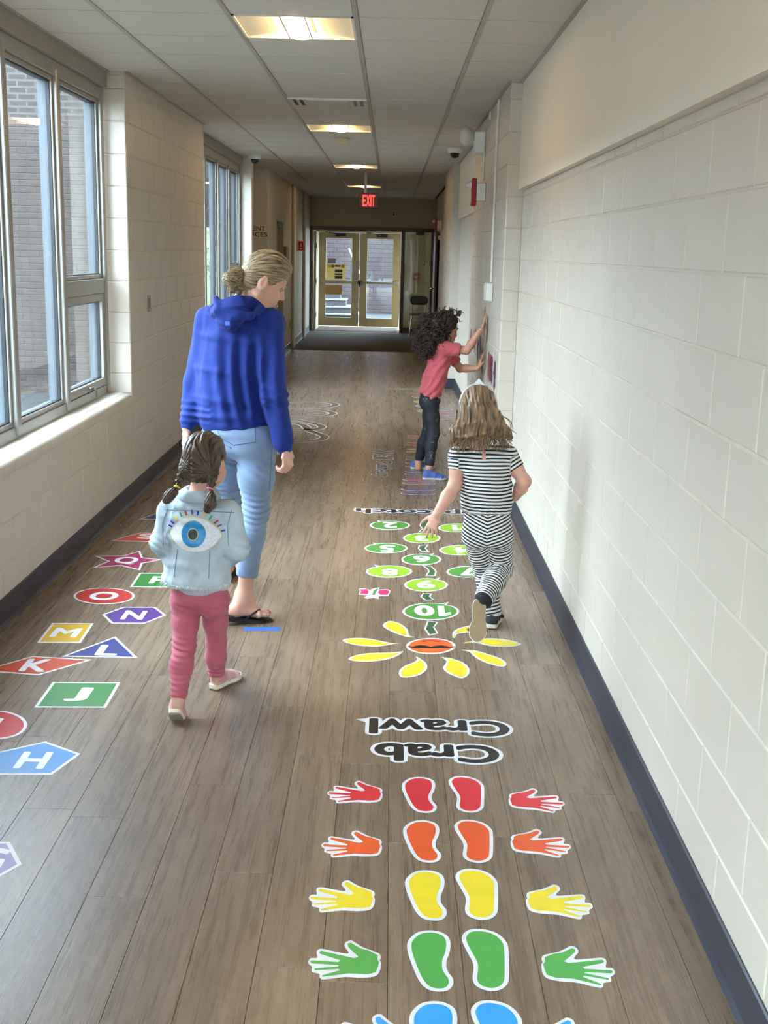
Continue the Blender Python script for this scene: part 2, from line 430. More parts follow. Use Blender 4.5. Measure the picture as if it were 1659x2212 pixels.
# ---- suspended ceiling
ceiling = struct(box('ceiling', XL - .26, 1.35, Y0 - .2, YE + .3, ZC + .03, ZC + .12, M_GAP))
GX = [-.198 - 2 * .6096, -.198 - .6096, -.198, -.198 + .6096]
GW = .6096; GY = 5.9051
cols = [(-1.86, GX[0]), (GX[0], GX[1]), (GX[1], GX[2]), (GX[2], GX[3]), (GX[3], .86)]
LIGHT_ROWS = (-8, 0, 8, 16, 24)
tile_src = {}
for j in range(-14, 32):
    for c_, (x0, x1) in enumerate(cols):
        if c_ == 2 and (j in LIGHT_ROWS or j == 5): continue
        y0_ = GY + j * GW
        gx0 = .011 if c_ > 0 else 0; gx1 = .011 if c_ < 4 else 0
        key = c_ if c_ in (0, 4) else 1
        if key not in tile_src:
            w, l, g_ = x1 - x0, GW, .0042
            o = MB().add([(gx0, g_, .012), (w - gx1, g_, .012), (w - gx1, l - g_, .012), (gx0, l - g_, .012), (gx0 + .003, g_ + .003, .002), (w - gx1 - .003, g_ + .003, .002), (w - gx1 - .003, l - g_ - .003, .002), (gx0 + .003, l - g_ - .003, .002)],
                         [(7, 6, 5, 4), (4, 5, 1, 0), (5, 6, 2, 1), (6, 7, 3, 2), (7, 4, 0, 3)]).build('ceiling_tile', M_TILE, ceiling)
            o.location = (x0, y0_, ZC); tile_src[key] = o
        else:
            dup(tile_src[key], ceiling, (x0, y0_, ZC))
for x in GX:
    box('grid_rail', x - .012, x + .012, Y0, YE, ZC - .002, ZC + .028, M_RAIL, ceiling)
struct(MB().box(XB - .022, XB + .01, Y0, 7.9, ZC - .004, ZC + .028).box(XP - .022, XP, 7.9, 11.05, ZC - .004, ZC + .028).box(XB - .022, XB, 11.05, 15., ZC - .004, ZC + .028).build('trim_1', M_RAIL))
struct(MB().box(XL, XL + .022, 7.85, 11.05, ZC - .004, ZC + .028).box(-1.86, -1.838, 4.08, 7.85, ZC - .004, ZC + .028).build('trim_2', M_RAIL))
# side-passage ceiling
struct(box('ceiling', -3.3, -1.86, 14.65, 16.8, ZC, ZC + .03, M_TILE))

# ---- ceiling light fixtures (recessed, lit basket between two curved wings)
M_LENS = emit('lit_lens', LAMP_COL, LAMP)
M_WING = mat('fixture_wing', srgb(248, 236, 205), .35)
def fixture(j, label):
    y0_ = GY + j * GW; x0, x1 = GX[1] + .012, GX[2] - .012
    t = empty('ceiling_light', ((x0 + x1) / 2, y0_ + GW / 2, ZC))
    tag(t, label, 'ceiling light', 'lit recessed light fixtures down the corridor ceiling')
    w, l = (x1 - x0) / 2, GW / 2 - .004
    def bx(name, m, *a, b=0): return box(name, *a, m, t, b)
    k = MB(); k.box(-w, w, -l, -l + .012, -.003, .06).box(-w, w, l - .012, l, -.003, .06).box(-w, -w + .012, -l, l, -.003, .06).box(w - .012, w, -l, l, -.003, .06)
    k.build('housing', M_WHITE, t)
    for s in (-1, 1):
        n = 10; V = []; F = []
        for q in range(n + 1):
            u = q / n; x = s * (w - .012 - u * (w - .012 - .062)); z = .003 + .030 * u
            V += [(x, -l + .012, z), (x, l - .012, z)]
        for q in range(n):
            a = (2 * q, 2 * q + 1, 2 * q + 3, 2 * q + 2); F.append(a if s < 0 else tuple(reversed(a)))
        obj('wing', V, F, M_WING, t, True)
        bx('basket_rail', M_WHITE, min(s * .062, s * .055), max(s * .062, s * .055), -l + .012, l - .012, -.006, .04)
    n = 10; V = []; F = []
    for q in range(n + 1):
        a = math.pi * q / n; V += [(-.055 * math.cos(a), -l + .012, .012 - .022 * math.sin(a)), (-.055 * math.cos(a), l - .012, .012 - .022 * math.sin(a))]
    for q in range(n): F.append((2 * q + 1, 2 * q, 2 * q + 2, 2 * q + 3))
    obj('lens', V, F, M_LENS, t, True)
    # the wings are washed by slits in the basket's sides
    for s in (-1, 1):
        V = [(s * .0625, -l + .02, .0), (s * .0625, l - .02, .0), (s * .0625, l - .02, .046), (s * .0625, -l + .02, .046)]
        obj('side_slit', V, [(0, 1, 2, 3) if s > 0 else (3, 2, 1, 0)], M_LENS, t)
    obj('back_plate', [(-w, -l, .058), (w, -l, .058), (w, l, .058), (-w, l, .058)], [(3, 2, 1, 0)], M_WING, t)
for j, lb in zip(LIGHT_ROWS, ('lit ceiling light fixture behind the photographer, nearest the back wall', 'nearest and largest lit ceiling light fixture, white basket between amber wings',
                              'second lit ceiling light fixture, just beyond the ceiling air vent', 'third lit ceiling light fixture, before the red exit sign', 'farthest lit ceiling light fixture, partly hidden by the exit sign hanger')):
    fixture(j, lb)
# air vent panel in row 5
y0_ = GY + 5 * GW
vent = empty('ceiling_vent', ((GX[1] + GX[2]) / 2, y0_ + GW / 2, ZC)); tag(vent, 'ceiling air diffuser panel with louvred slots before the second light', 'vent')
hw = GW / 2 - .012
k = MB(); k.box(-hw, hw, -.302, .302, -.002, .012); k.build('panel', M_TILE, vent)
k = MB(); k.box(-hw, hw, -.302, -.285, -.012, -.002); k.build('front_lip', M_WHITE, vent)
box('centre_plate', -.15, .15, -.25, .2, -.014, -.006, M_TILE, vent, .003)
box('slot', -.15, .15, -.272, -.256, -.004, -.0015, M_DARK, vent)
for x in (-.25, -.2, .2, .25): box('slot', x - .012, x + .012, -.2, .12, -.004, -.0015, M_DARK if x > 0 else M_GAP, vent)
# smoke detector on a plain panel
sd = tag(MB().lathe([(.0, -.045), (.03, -.045), (.055, -.03), (.062, -.012), (.075, -.01), (.075, .0)], (-.517, 12.06, ZC), n=20).build('smoke_detector', mat('cream_plastic', srgb(214, 200, 160), .45)), 'small round smoke detector on the ceiling beyond the second light', 'smoke detector')
# dome security cameras
for x, y, lb in ((.644, 12.86, 'white dome security camera on the ceiling near the right wall'), (-1.66, 14.4, 'white dome security camera on the ceiling in the far window corner')):
    t = empty('security_camera', (x, y, ZC)); tag(t, lb, 'security camera', 'dome cameras')
    MB().lathe([(.0, -.05), (.072, -.05), (.078, -.04), (.08, 0)], (0, 0, 0), n=20).build('housing', M_WHITE, t, True)
    MB().lathe([(0, -.105), (.025, -.1), (.045, -.08), (.052, -.05)], (0, 0, 0), n=18).build('dome', M_DARK, t, True)
# ================================================================== windows
XF = -1.895       # inner face of the frames
M_EXT = mat('window_exterior_paint', srgb(74, 82, 90), .4)
def window(n, a, b_):
    root = struct(empty('window_%d' % n, (XF, (a + b_) / 2, SILL)))
    off = Vector((XF, (a + b_) / 2, SILL))
    def bx(name, x0, x1, y0, y1, z0, z1, m, par=root, b=.003):
        o = off if par is root else Vector((0, 0, 0))
        q = MB(); (q.rbox if b else q.box)(*( (x0 - off.x, x1 - off.x, y0 - off.y, y1 - off.y, z0 - off.z, z1 - off.z) + ((b,) if b else ())))
        return q.build(name, m, par)
    zb, zt = .752, 2.665
    bx('header_box', XF - .05, -1.852, a, b_ - .004, 2.70, ZC, M_HEADER)
    bx('head_frame', XF - .08, XF + .012, a, b_, 2.62, 2.70, M_ALU)
    bx('sill_frame', XF - .08, XF + .006, a, b_, zb - .03, zb + .045, M_ALU)
    bx('stool', XF - .03, XL - .0565, a, b_, SILL - .03, SILL + .004, M_SILL)
    bx('stool_joint', XL - .0565, XL - .0545, a, b_, SILL - .03, SILL + .0015, M_BLACK, b=0)
    np_ = 4
    e = .03
    ys = [a + e, a + .95, a + 1.885, a + 2.73, b_ - .05]
    if n == 1: ys = [a + e, 4.93, 5.865, 6.80, 7.79]
    for i, y in enumerate(ys):
        w = .032 if 0 < i < np_ else .028
        bx('mullion', XF - .08, XF + .018, y - w, y + w, zb, 2.655, M_ALU, b=.005)
    for i in range(np_):
        y0, y1 = ys[i] + .03, ys[i + 1] - .03
        parts = [(zb + .045, 2.62)]
        if i in (np_ - 1,):
            bx('transom', XF - .08, XF + .012, y0, y1, 1.405, 1.50, M_ALU, b=.005)
            parts = [(zb + .045, 1.405), (1.50, 2.62)]
        for q, (z0, z1) in enumerate(parts):
            awn = len(parts) == 2 and q == 0
            sw = .05 if awn else .026
            xs0, xs1 = (XF - .038, XF + .004) if awn else (XF - .038, XF - .006)
            k = MB()
            if awn: z0 += .004
            for (u0, u1, v0, v1) in ((y0, y1, z0, z0 + sw), (y0, y1, z1 - sw, z1), (y0, y0 + sw, z0 + sw, z1 - sw), (y1 - sw, y1, z0 + sw, z1 - sw)):
                k.rbox(xs0 - off.x, xs1 - off.x, u0 - off.y, u1 - off.y, v0 - off.z, v1 - off.z, .003)
            fr = k.build('sash_frame', M_ALU, root)
            g0, g1, h0, h1 = y0 + sw, y1 - sw, z0 + sw, z1 - sw
            k = MB(); gw = .007
            for (u0, u1, v0, v1) in ((g0, g1, h0, h0 + gw), (g0, g1, h1 - gw, h1), (g0, g0 + gw, h0, h1), (g1 - gw, g1, h0, h1)):
                k.box(XF - .038 - off.x, XF - .018 - off.x, u0 - off.y, u1 - off.y, v0 - off.z, v1 - off.z)
            k.build('gasket', M_BLACK, fr)
            k = MB()
            for (u0, u1, v0, v1) in ((y0 - .03, y1 + .03, z0 - .02, h0 - .004), (y0 - .03, y1 + .03, h1 + .004, z1 + .02), (y0 - .03, g0 - .004, z0, z1), (g1 + .004, y1 + .03, z0, z1)):
                k.box(XF - .088 - off.x, XF - .040 - off.x, u0 - off.y, u1 - off.y, v0 - off.z, v1 - off.z)
            k.build('outer_frame', M_EXT, fr)
            bx('pane', XF - .036, XF - .033, g0, g1, h0, h1, M_GLASS, b=0)
            if awn:
                k = MB(); ym = (y0 + y1) / 2 + .05; zz = z0 + .02 - off.z
                k.rbox(XF + .004 - off.x, XF + .02 - off.x, ym - .05 - off.y, ym + .05 - off.y, zz - .008, zz + .012, .004)
                k.tube([(XF + .018 - off.x, ym - off.y, zz), (XF + .04 - off.x, ym - off.y, zz - .01), (XF + .045 - off.x, ym - .01 - off.y, zz - .05)], .006)
                k.build('latch', M_STEEL, fr)
    return root
for n, (a, b_) in enumerate(BAYS): window(n, a, b_)

# ================================================================== outdoors (courtyard seen through the windows and the entrance)
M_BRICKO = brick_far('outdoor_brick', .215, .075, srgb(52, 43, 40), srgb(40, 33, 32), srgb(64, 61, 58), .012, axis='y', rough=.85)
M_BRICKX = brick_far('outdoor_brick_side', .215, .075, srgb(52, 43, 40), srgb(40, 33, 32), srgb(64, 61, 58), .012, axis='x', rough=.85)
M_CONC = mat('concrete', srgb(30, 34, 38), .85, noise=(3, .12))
M_GRASS = mat('lawn', srgb(52, 66, 32), .9, noise=(6, .3))
M_GUTTER = mat('downpipe_paint', srgb(120, 122, 126), .5)
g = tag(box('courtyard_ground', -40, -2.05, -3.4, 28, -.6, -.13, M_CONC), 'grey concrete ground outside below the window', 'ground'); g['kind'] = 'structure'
w = empty('brick_building', (-14, 23, -.13)); tag(w, 'brown brick building wing seen through the left windows', 'building')
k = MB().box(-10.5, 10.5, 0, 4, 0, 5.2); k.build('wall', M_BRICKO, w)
box('roof_edge', -10.6, 10.6, -.15, .2, 5.0, 5.35, M_CONC, w)
box('foundation', -10.55, 10.55, -.06, .3, 0, .5, M_CONC, w)
for x in (8.2, 1.5): MB().tube([(x, -.1, 0), (x, -.1, 5.0)], .055).build('downpipe', M_GUTTER, w)
for x in (5.2, -2.2):
    f = box('window', x - .9, x + .9, -.05, .1, 1.2, 3.2, M_EXT, w); box('pane', x - .8, x + .8, -.055, -.04, 1.3, 3.1, M_DARK, f)
w2 = empty('opposite_building', (-17, 4, -.13)); tag(w2, 'long brick building across the courtyard facing the windows', 'building')
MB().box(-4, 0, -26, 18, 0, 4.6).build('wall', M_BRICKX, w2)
box('roof_edge', -.2, .15, -26.1, 18.1, 4.4, 4.75, M_CONC, w2)

ax = empty('brick_annex', (-2.6, 14.6, -.13)); tag(ax, 'tall brick wing right outside the second window', 'building')  # brick seen through the panes; widened and raised to block sky from the bay
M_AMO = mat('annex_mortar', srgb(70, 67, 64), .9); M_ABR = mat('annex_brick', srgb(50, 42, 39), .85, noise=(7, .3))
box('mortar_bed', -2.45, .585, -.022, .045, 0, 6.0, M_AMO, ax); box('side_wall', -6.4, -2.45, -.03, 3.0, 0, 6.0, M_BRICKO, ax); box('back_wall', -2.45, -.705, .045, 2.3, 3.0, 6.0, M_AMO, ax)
src_ = None
for r_ in range(43):
    for q in range(7):
        x = -2.40 + q * .225 - (.11 if r_ % 2 else 0)
        if src_ is None:
            src_ = MB().rbox(0, .215, -.03, 0, 0, .066, .003).build('brick', M_ABR, ax); src_.location = (x, 0, r_ * .0762)
        else: dup(src_, ax, (x, 0, r_ * .0762))
box('upper_bricks', -2.5, .59, -.028, 0, 43 * .0762, 6.0, M_BRICKO, ax); box('right_bricks', -.84, .59, -.028, -.0, 0, 43 * .0762, M_BRICKO, ax)
box('roof_edge', -6.45, .6, -.08, 3.0, 6.0, 6.12, M_CONC, ax)
MB().tube([(-1.02, -.09, 0), (-1.02, -.09, 6.0)], .045).build('downpipe', mat('annex_downpipe_paint', srgb(120, 122, 126), .5), ax)  # same grey as the other building's downpipes
# ================================================================== far end: framed opening, vestibule, glass entrance doors
XE = .93
# end wall above and beside the frame
FZ = 2.20
wall_end = struct(MB().box(XL - .3, XE + .42, YE, YE + .12, FZ, ZC + .1).box(XL - .3, -1.765, YE, YE + .12, 0, FZ).box(.905, XE + .42, YE, YE + .12, 0, FZ).build('wall_end', mat('tan_plaster', srgb(196, 184, 158), .6)))
fr = struct(empty('door_1', (-.43, YE, 0)))
def at_fr(name, x0, x1, y0, y1, z0, z1, m, b=.004, par=None):
    q = MB(); q.rbox(x0 + .43, x1 + .43, y0 - YE, y1 - YE, z0, z1, b); return q.build(name, m, par or fr)
at_fr('frame_head', -1.765, .905, YE - .02, YE + .1, 2.12, FZ, M_BRONZE)
at_fr('frame_jamb', -1.765, -1.69, YE - .02, YE + .1, 0, 2.12, M_BRONZE)
at_fr('frame_mullion', .20, .275, YE - .02, YE + .1, 0, 2.12, M_BRONZE)
at_fr('frame_jamb', .83, .905, YE - .02, YE + .1, 0, 2.12, M_BRONZE)
at_fr('frame_sill', .275, .83, YE - .01, YE + .09, 0, .12, M_BRONZE)
at_fr('sidelight_pane', .275, .83, YE + .03, YE + .036, .12, 2.12, M_GLASS, b=.0)
at_fr('door_closer', .50, .68, YE - .03, YE + .02, 2.06, 2.12, M_DARK)
# inner door folded open against the vestibule's left wall
od = struct(empty('door_2', (-1.66, YE + .1, 0)))
box('leaf', -.0, .05, .02, .95, .01, 2.1, mat('cream_door', srgb(222, 214, 190), .45), od, .004)
for z in (.35, 1.05, 1.8): box('hinge', .05, .062, .03, .07, z - .05, z + .05, M_STEEL, od, .003)
# vestibule walls, ceiling, floor strip
YV = 27.05
M_CREAM = mat('cream_wall', srgb(222, 208, 170), .6)
ves = struct(MB().box(-2.1, -1.72, YE + .12, YV + .1, 0, 2.7).box(.98, 1.35, YE + .12, YV + .1, 0, 2.7).box(.235, 1.0, YV - .9, YV - .8, 0, 2.7).build('wall_vestibule', M_CREAM))
struct(box('ceiling_vestibule', -2.1, 1.35, YE + .12, YV + .1, 2.55, 2.7, M_TILE))
struct(box('wall_entrance', -2.1, 1.35, YV - .02, YV + .12, 2.2, 2.75, M_CREAM))
tag(box('threshold_mat', -1.6, .15, YE + .25, 26.75, -.004, .006, M_CARPET), 'dark walk-off mat inside the vestibule by the entrance doors', 'mat')
# entrance doors
M_DALU = mat('door_aluminium', srgb(150, 136, 108), .4, .2)
def leaf(n, x0, x1, hand):
    d = struct(empty('door_%d' % n, (x0, YV, 0)))
    w = x1 - x0
    def p(name, a, b_, y0, y1, z0, z1, m, par=d, b=.004):
        q = MB(); (q.rbox(a, b_, y0, y1, z0, z1, b) if b else q.box(a, b_, y0, y1, z0, z1)); return q.build(name, m, par)
    st = .17
    p('stile', .005, st, -.025, .025, .01, 2.10, M_DALU); p('stile', w - st, w - .005, -.025, .025, .01, 2.10, M_DALU)
    p('rail', st, w - st, -.025, .025, .01, .20, M_DALU); p('rail', st, w - st, -.025, .025, 1.98, 2.10, M_DALU)
    p('pane', st, w - st, -.004, .004, .20, 1.98, M_GLASS, b=0)
    bar = p('push_bar', .06, w - .04, -.085, -.045, .97, 1.035, M_STEEL if hand > 0 else M_DALU, b=.012)
    for x in (.05, w - .09): p('bar_bracket', x, x + .07, -.08, -.024, .95, 1.055, M_DALU if x < .1 else M_STEEL, bar, .006)
    c = p('closer', .38, .62, -.075, -.025, 2.02, 2.085, M_DARK)
    MB().tube([(.5, -.06, 2.05), (.30, -.14, 2.09), (.14, -.03, 2.11)], .009).build('closer_arm', M_DARK, c)
    if hand < 0:
        p('lock_plate', w - .13, w - .05, -.032, -.024, 1.12, 1.42, M_STEEL, b=.003)
        MB().lathe([(0, -.07), (.016, -.068), (.018, -.03), (.018, -.024)], (w - .09, 0, 1.03), axis='y', n=12).build('cylinder', M_CHROME, d)
    return d
leaf(3, -1.665, -.735, -1); leaf(4, -.725, .2, 1)
struct(MB().rbox(-1.72, .26, YV - .05, YV + .05, 2.11, 2.2, .004).rbox(-1.72, -1.67, YV - .05, YV + .05, 0, 2.11, .004).rbox(.205, .26, YV - .05, YV + .05, 0, 2.11, .004).build('trim_3', M_DALU))
# black lock where the bars meet
tag(MB().lathe([(.0, -.13), (.03, -.125), (.055, -.105), (.05, -.09), (.02, -.085)], (-.715, YV, 1.0), axis='y', n=14).tube([(-.715, YV - .1, 1.0), (-.715, YV - .1, .9)], .02).build('chain_lock', M_DARK), 'black lock hanging where the two door push bars meet', 'lock')
# papers taped inside the left pane
pp = empty('door_poster', (-1.40, YV - .03, 1.10)); tag(pp, 'cream notice poster with dark text bars on the left glass door', 'poster')
obj('sheet', [(-.09, 0, -.04), (.36, 0, -.04), (.36, 0, .30), (-.09, 0, .30)], [(0, 1, 2, 3)], mat('poster_paper', srgb(226, 208, 150), .7), pp)
for q, (z0, z1, x0, x1) in enumerate(((.24, .28, .11, .24), (.12, .18, .11, .28), (.055, .095, .11, .28), (-.025, .035, .11, .28))):
    obj('text_block', [(x0, -.002, z0), (x1, -.002, z0), (x1, -.002, z1), (x0, -.002, z1)], [(0, 1, 2, 3)], mat('poster_ink', srgb(44, 32, 44), .6), pp)
for x0, c_ in ((.26, (150, 130, 30)), (.03, (110, 84, 40)), (-.05, (190, 170, 90))):
    obj('picture', [(x0, -.002, .22), (x0 + .07, -.002, .22), (x0 + .07, -.002, .285), (x0, -.002, .285)], [(0, 1, 2, 3)], mat('poster_pic_%d' % c_[0], srgb(*c_), .6), pp)
tag(obj('paper_notice', [(-1.45, YV - .03, 1.42), (-1.27, YV - .03, 1.42), (-1.27, YV - .03, 1.53), (-1.45, YV - .03, 1.53)], [(0, 1, 2, 3)], mat('grey_notice', srgb(120, 104, 100), .7)), 'small grey notice above the cream poster on the left door', 'notice')
tag(obj('cardboard_notice', [(-1.50, YV - .03, .72), (-1.12, YV - .03, .72), (-1.12, YV - .03, .93), (-1.50, YV - .03, .93)], [(0, 1, 2, 3)], mat('cardboard', srgb(150, 118, 74), .8)), 'brown cardboard sheet taped below the push bar', 'notice')
# things on the wall behind the sidelight
yb = YV - .9
ps = empty('pull_station', (.56, yb, 1.18)); tag(ps, 'small red fire alarm pull station behind the sidelight glass', 'fire alarm')
box('body', -.06, .06, -.05, 0, -.075, .075, M_RED, ps, .008); box('handle', -.045, .045, -.062, -.05, -.02, .01, M_WHITE, ps, .004)
tag(MB().tube([(.56, yb - .012, 1.26), (.56, yb - .012, 2.5)], .012).build('conduit', M_CREAM), 'thin cream conduit rising from the red pull station', 'conduit')
th = empty('thermostat', (.74, yb, 1.42)); tag(th, 'small cream thermostat box on the vestibule wall', 'thermostat')
box('body', -.05, .05, -.035, 0, -.06, .06, M_WHITE, th, .006); box('display', -.03, .0, -.038, -.034, .01, .04, M_DARK, th)
tag(MB().tube([(.74, yb - .01, 1.49), (.74, yb - .01, 2.5)], .007).build('conduit', M_CREAM), 'thin cream conduit rising from the thermostat', 'conduit')

# ================================================================== beyond the entrance
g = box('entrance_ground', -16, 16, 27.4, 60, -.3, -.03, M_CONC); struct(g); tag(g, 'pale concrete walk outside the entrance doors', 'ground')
bw = empty('brick_wall', (-.6, 33.5, -.03)); tag(bw, 'dark purple brown brick wall outside behind the entrance doors', 'wall')
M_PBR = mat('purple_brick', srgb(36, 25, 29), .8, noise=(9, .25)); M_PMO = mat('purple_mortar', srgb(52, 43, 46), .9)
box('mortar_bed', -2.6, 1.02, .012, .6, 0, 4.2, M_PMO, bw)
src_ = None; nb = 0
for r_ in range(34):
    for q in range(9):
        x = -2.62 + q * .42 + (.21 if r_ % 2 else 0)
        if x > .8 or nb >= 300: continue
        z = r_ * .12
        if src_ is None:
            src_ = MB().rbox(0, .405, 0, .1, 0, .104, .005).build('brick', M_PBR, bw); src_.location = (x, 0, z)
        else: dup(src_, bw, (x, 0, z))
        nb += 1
pb = empty('brick_pier', (-2.35, 31.2, -.03)); tag(pb, 'pale red brick corner left of the entrance view', 'wall')  # paler red than the brick wall behind
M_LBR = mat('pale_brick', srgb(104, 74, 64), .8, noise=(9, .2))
box('mortar_bed', -1.2, .155, .012, .4, 0, 4.0, mat('pale_mortar', srgb(120, 112, 106), .9), pb)
src_ = None
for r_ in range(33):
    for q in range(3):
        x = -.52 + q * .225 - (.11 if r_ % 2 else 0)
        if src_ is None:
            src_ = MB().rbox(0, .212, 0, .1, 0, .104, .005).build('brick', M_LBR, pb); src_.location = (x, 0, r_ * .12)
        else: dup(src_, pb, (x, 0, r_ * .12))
stp = empty('concrete_steps', (-1.45, 29.6, -.03)); tag(stp, 'grey concrete steps climbing outside the left door', 'steps')
for i in range(4):
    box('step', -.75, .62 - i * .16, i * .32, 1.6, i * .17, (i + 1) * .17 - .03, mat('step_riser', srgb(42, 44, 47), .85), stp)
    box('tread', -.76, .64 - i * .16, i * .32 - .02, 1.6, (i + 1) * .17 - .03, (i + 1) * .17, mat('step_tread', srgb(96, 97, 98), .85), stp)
hr = tag(MB().tube([(-.62, 29.3, .0), (-.62, 29.3, .9), (-.9, 29.9, 1.35), (-1.1, 30.6, 1.75)], .022).build('handrail', M_STEEL), 'thin metal handrail of the outdoor steps', 'handrail')
# hillside greenery: lawn bank and leafy shrub
hb = tag(obj('grass_bank', [(.2, 33.6, 0), (6, 33.6, 0), (6, 44, 4.5), (.2, 44, 4.5), (.2, 33.6, -.3), (6, 33.6, -.3)], [(0, 1, 2, 3), (4, 5, 1, 0)], M_GRASS), 'green grassy bank outside the right door', 'bank'); hb['kind'] = 'structure'
sh = empty('leafy_shrub', (.95, 32.9, 0)); tag(sh, 'green leafy shrub outside beyond the right door', 'shrub')
V = []; F = []
for i in range(900):
    c_ = Vector((rng.uniform(-.5, .9), rng.uniform(-.3, .5), rng.uniform(.75, 3.2))); a = Vector(rng.normal(size=3)).normalized(); b2 = a.orthogonal().normalized(); s_ = rng.uniform(.05, .1)
    n_ = len(V); V += [c_ + a * s_, c_ + b2 * s_ * .5, c_ - a * s_, c_ - b2 * s_ * .5]; F.append((n_, n_ + 1, n_ + 2, n_ + 3))
lv = obj('foliage', V, F, mat('shrub_leaf', srgb(64, 76, 36), .7, noise=(3, .4)), sh); lv['kind'] = 'stuff'
MB().tube([(0, 0, 0), (.1, 0, 1.2), (.3, .1, 2.6)], .03).tube([(0, 0, .3), (-.2, .1, 1.6)], .02).build('stem', M_BROWN, sh)
tag(box('utility_box', .35, 1.0, 31.6, 32.1, -.03, .75, mat('box_grey', srgb(56, 62, 64), .6), None, .02), 'grey utility box below the shrub outside the right door', 'utility box')

# ================================================================== chair, open brown door, small wall things
ch = empty('school_chair', (.59, 24.25, .012)); tag(ch, 'dark green school chair with metal legs beside the entrance', 'chair')
M_CHAIR = mat('chair_shell', srgb(58, 66, 58), .45)
def rr(w, h, r_, n=5):
    P = []
    for cx, cy_, a0 in ((w - r_, h - r_, 0), (-w + r_, h - r_, 90), (-w + r_, -h + r_, 180), (w - r_, -h + r_, 270)):
        P += [(cx + r_ * math.cos(math.radians(a0 + 90 * i / n)), cy_ + r_ * math.sin(math.radians(a0 + 90 * i / n))) for i in range(n + 1)]
    return P
def slab(name, prof, fn, m, par, smooth=False):
    """prof (u,v) outline, fn(u,v,side) -> xyz"""
    n_ = len(prof); V = [fn(u, v, 0) for u, v in prof] + [fn(u, v, 1) for u, v in prof]
    F = [tuple(range(n_)), tuple(reversed(range(n_, 2 * n_)))] + [(i, i + n_, (i + 1) % n_ + n_, (i + 1) % n_) for i in range(n_)]
    return obj(name, V, F, m, par, smooth)
slab('seat', rr(.2, .19, .06), lambda u, v, s: (u, v, .43 + .012 * s + .02 * (v > .15)), M_CHAIR, ch)
slab('backrest', rr(.185, .09, .08), lambda u, v, s: (u, .22 + .02 * s + .12 * (u / .2) ** 2 * -.3, .72 + v), M_CHAIR, ch)
for s in (-1, 1):
    MB().tube([(s * .13, .17, .42), (s * .15, .23, .55), (s * .13, .235, .76)], .011).build('back_post', M_CHROME, ch)
    MB().tube([(s * .14, -.14, .43), (s * .19, -.22, 0)], .011).build('leg', M_CHROME, ch)
    MB().tube([(s * .14, .14, .43), (s * .19, .24, 0)], .011).build('leg', M_CHROME, ch)
od = struct(empty('door_5', (.895, 23.25, .01)))
box('leaf', -.045, 0, 0, 1.02, 0, 2.1, M_BROWN, od, .004)
for z in (1.0,):
    k = MB().lathe([(0, -.13), (.028, -.125), (.034, -.1), (.02, -.07), (.012, -.045)], (0, .08, z), axis='x', n=12); k.build('knob', M_CHROME, od)
box('latch_plate', -.05, -.044, .02, .14, .75, 1.0, M_STEEL, od, .002)

def raceway(name, X, y, z0, z1, lb, w=.018):
    return tag(box(name, X - .016, X - .0005, y - w, y + w, z0, z1, M_WHITE, None, .004), lb, 'cable raceway')
raceway('cable_raceway', XP, 8.72, 1.51, 2.79, 'long white cable raceway running down the right pier to a white box')
ob = empty('outlet_box', (XP, 8.7, 1.44)); tag(ob, 'white surface outlet box below the cable raceway on the right pier', 'outlet')
box('body', -.05, -.0005, -.11, .09, -.065, .068, M_WHITE, ob, .006); box('cover_plate', -.056, -.05, -.07, .05, -.05, .05, M_WHITE, ob, .003)
# emergency light with strobe box and red horn strobe on the pier
raceway('cable_raceway', XP, 9.45, 2.73, 2.79, 'short white cable raceway above the emergency light', .015)
el = empty('emergency_light', (XP, 10.0, 2.62)); tag(el, 'white twin emergency floodlight high on the right pier', 'emergency light')
box('body', -.09, -.0005, -.11, .1, -.1, .07, M_WHITE, el, .01)
for dy in (-.02,):
    MB().lathe([(.0, -.21), (.05, -.205), (.075, -.18), (.08, -.16), (.055, -.11), (.03, -.09)], (0, dy, .035), axis='x', n=20).build('lamp_head', mat('lamp_head_white', srgb(214, 210, 200), .5), el, True)
raceway('cable_raceway', XP, 9.9, 2.30, 2.53, 'white raceway between the emergency light and the red alarm', .012)
def horn(X, y, z, lb, s=1.0):
    t = empty('fire_alarm_strobe', (X, y, z)); tag(t, lb, 'fire alarm', 'red fire alarm strobes')
    box('back_box', -.075 * s, -.0005, -.06 * s, .06 * s, -.07 * s, .07 * s, M_WHITE, t, .005)
    box('red_plate', -.115 * s, -.075 * s, -.062 * s, .062 * s, -.11 * s, .105 * s, M_RED, t, .006)
    MB().lathe([(0, -.16 * s), (.012 * s, -.16 * s), (.022 * s, -.14 * s), (.028 * s, -.115 * s)], (0, 0, .055 * s), axis='x', n=12).build('strobe_lens', mat('strobe_clear', srgb(232, 236, 240), .1), t, True)
    box('lettering', -.117 * s, -.1148 * s, -.012 * s, .012 * s, -.08 * s, 0, M_WHITE, t)
    return t
horn(XP, 9.72, 2.20, 'red fire alarm horn strobe on a white box on the near right pier', 1.0)
horn(.93, 22.6, 2.22, 'smaller red fire alarm strobe near the far brown door', 1.15)
tag(box('card_reader', .88, .9295, 22.75, 22.85, 1.95, 2.03, M_WHITE, None, .004), 'small white box under the far fire alarm strobe', 'wall box')
raceway('cable_raceway', .93, 20.0, 2.1, 2.79, 'far white cable raceway on the wall past the second pier', .02)
# socket on the end wall
so = empty('wall_socket', (.02, YE, 2.49)); tag(so, 'tiny wall socket above the door frame on the end wall', 'socket')
box('plate', -.03, .03, -.008, -.0005, -.055, .055, M_WHITE, so, .003)
for z in (-.022, .022): box('hole', -.014, .014, -.0095, -.0078, z - .014, z + .014, M_DARK, so)
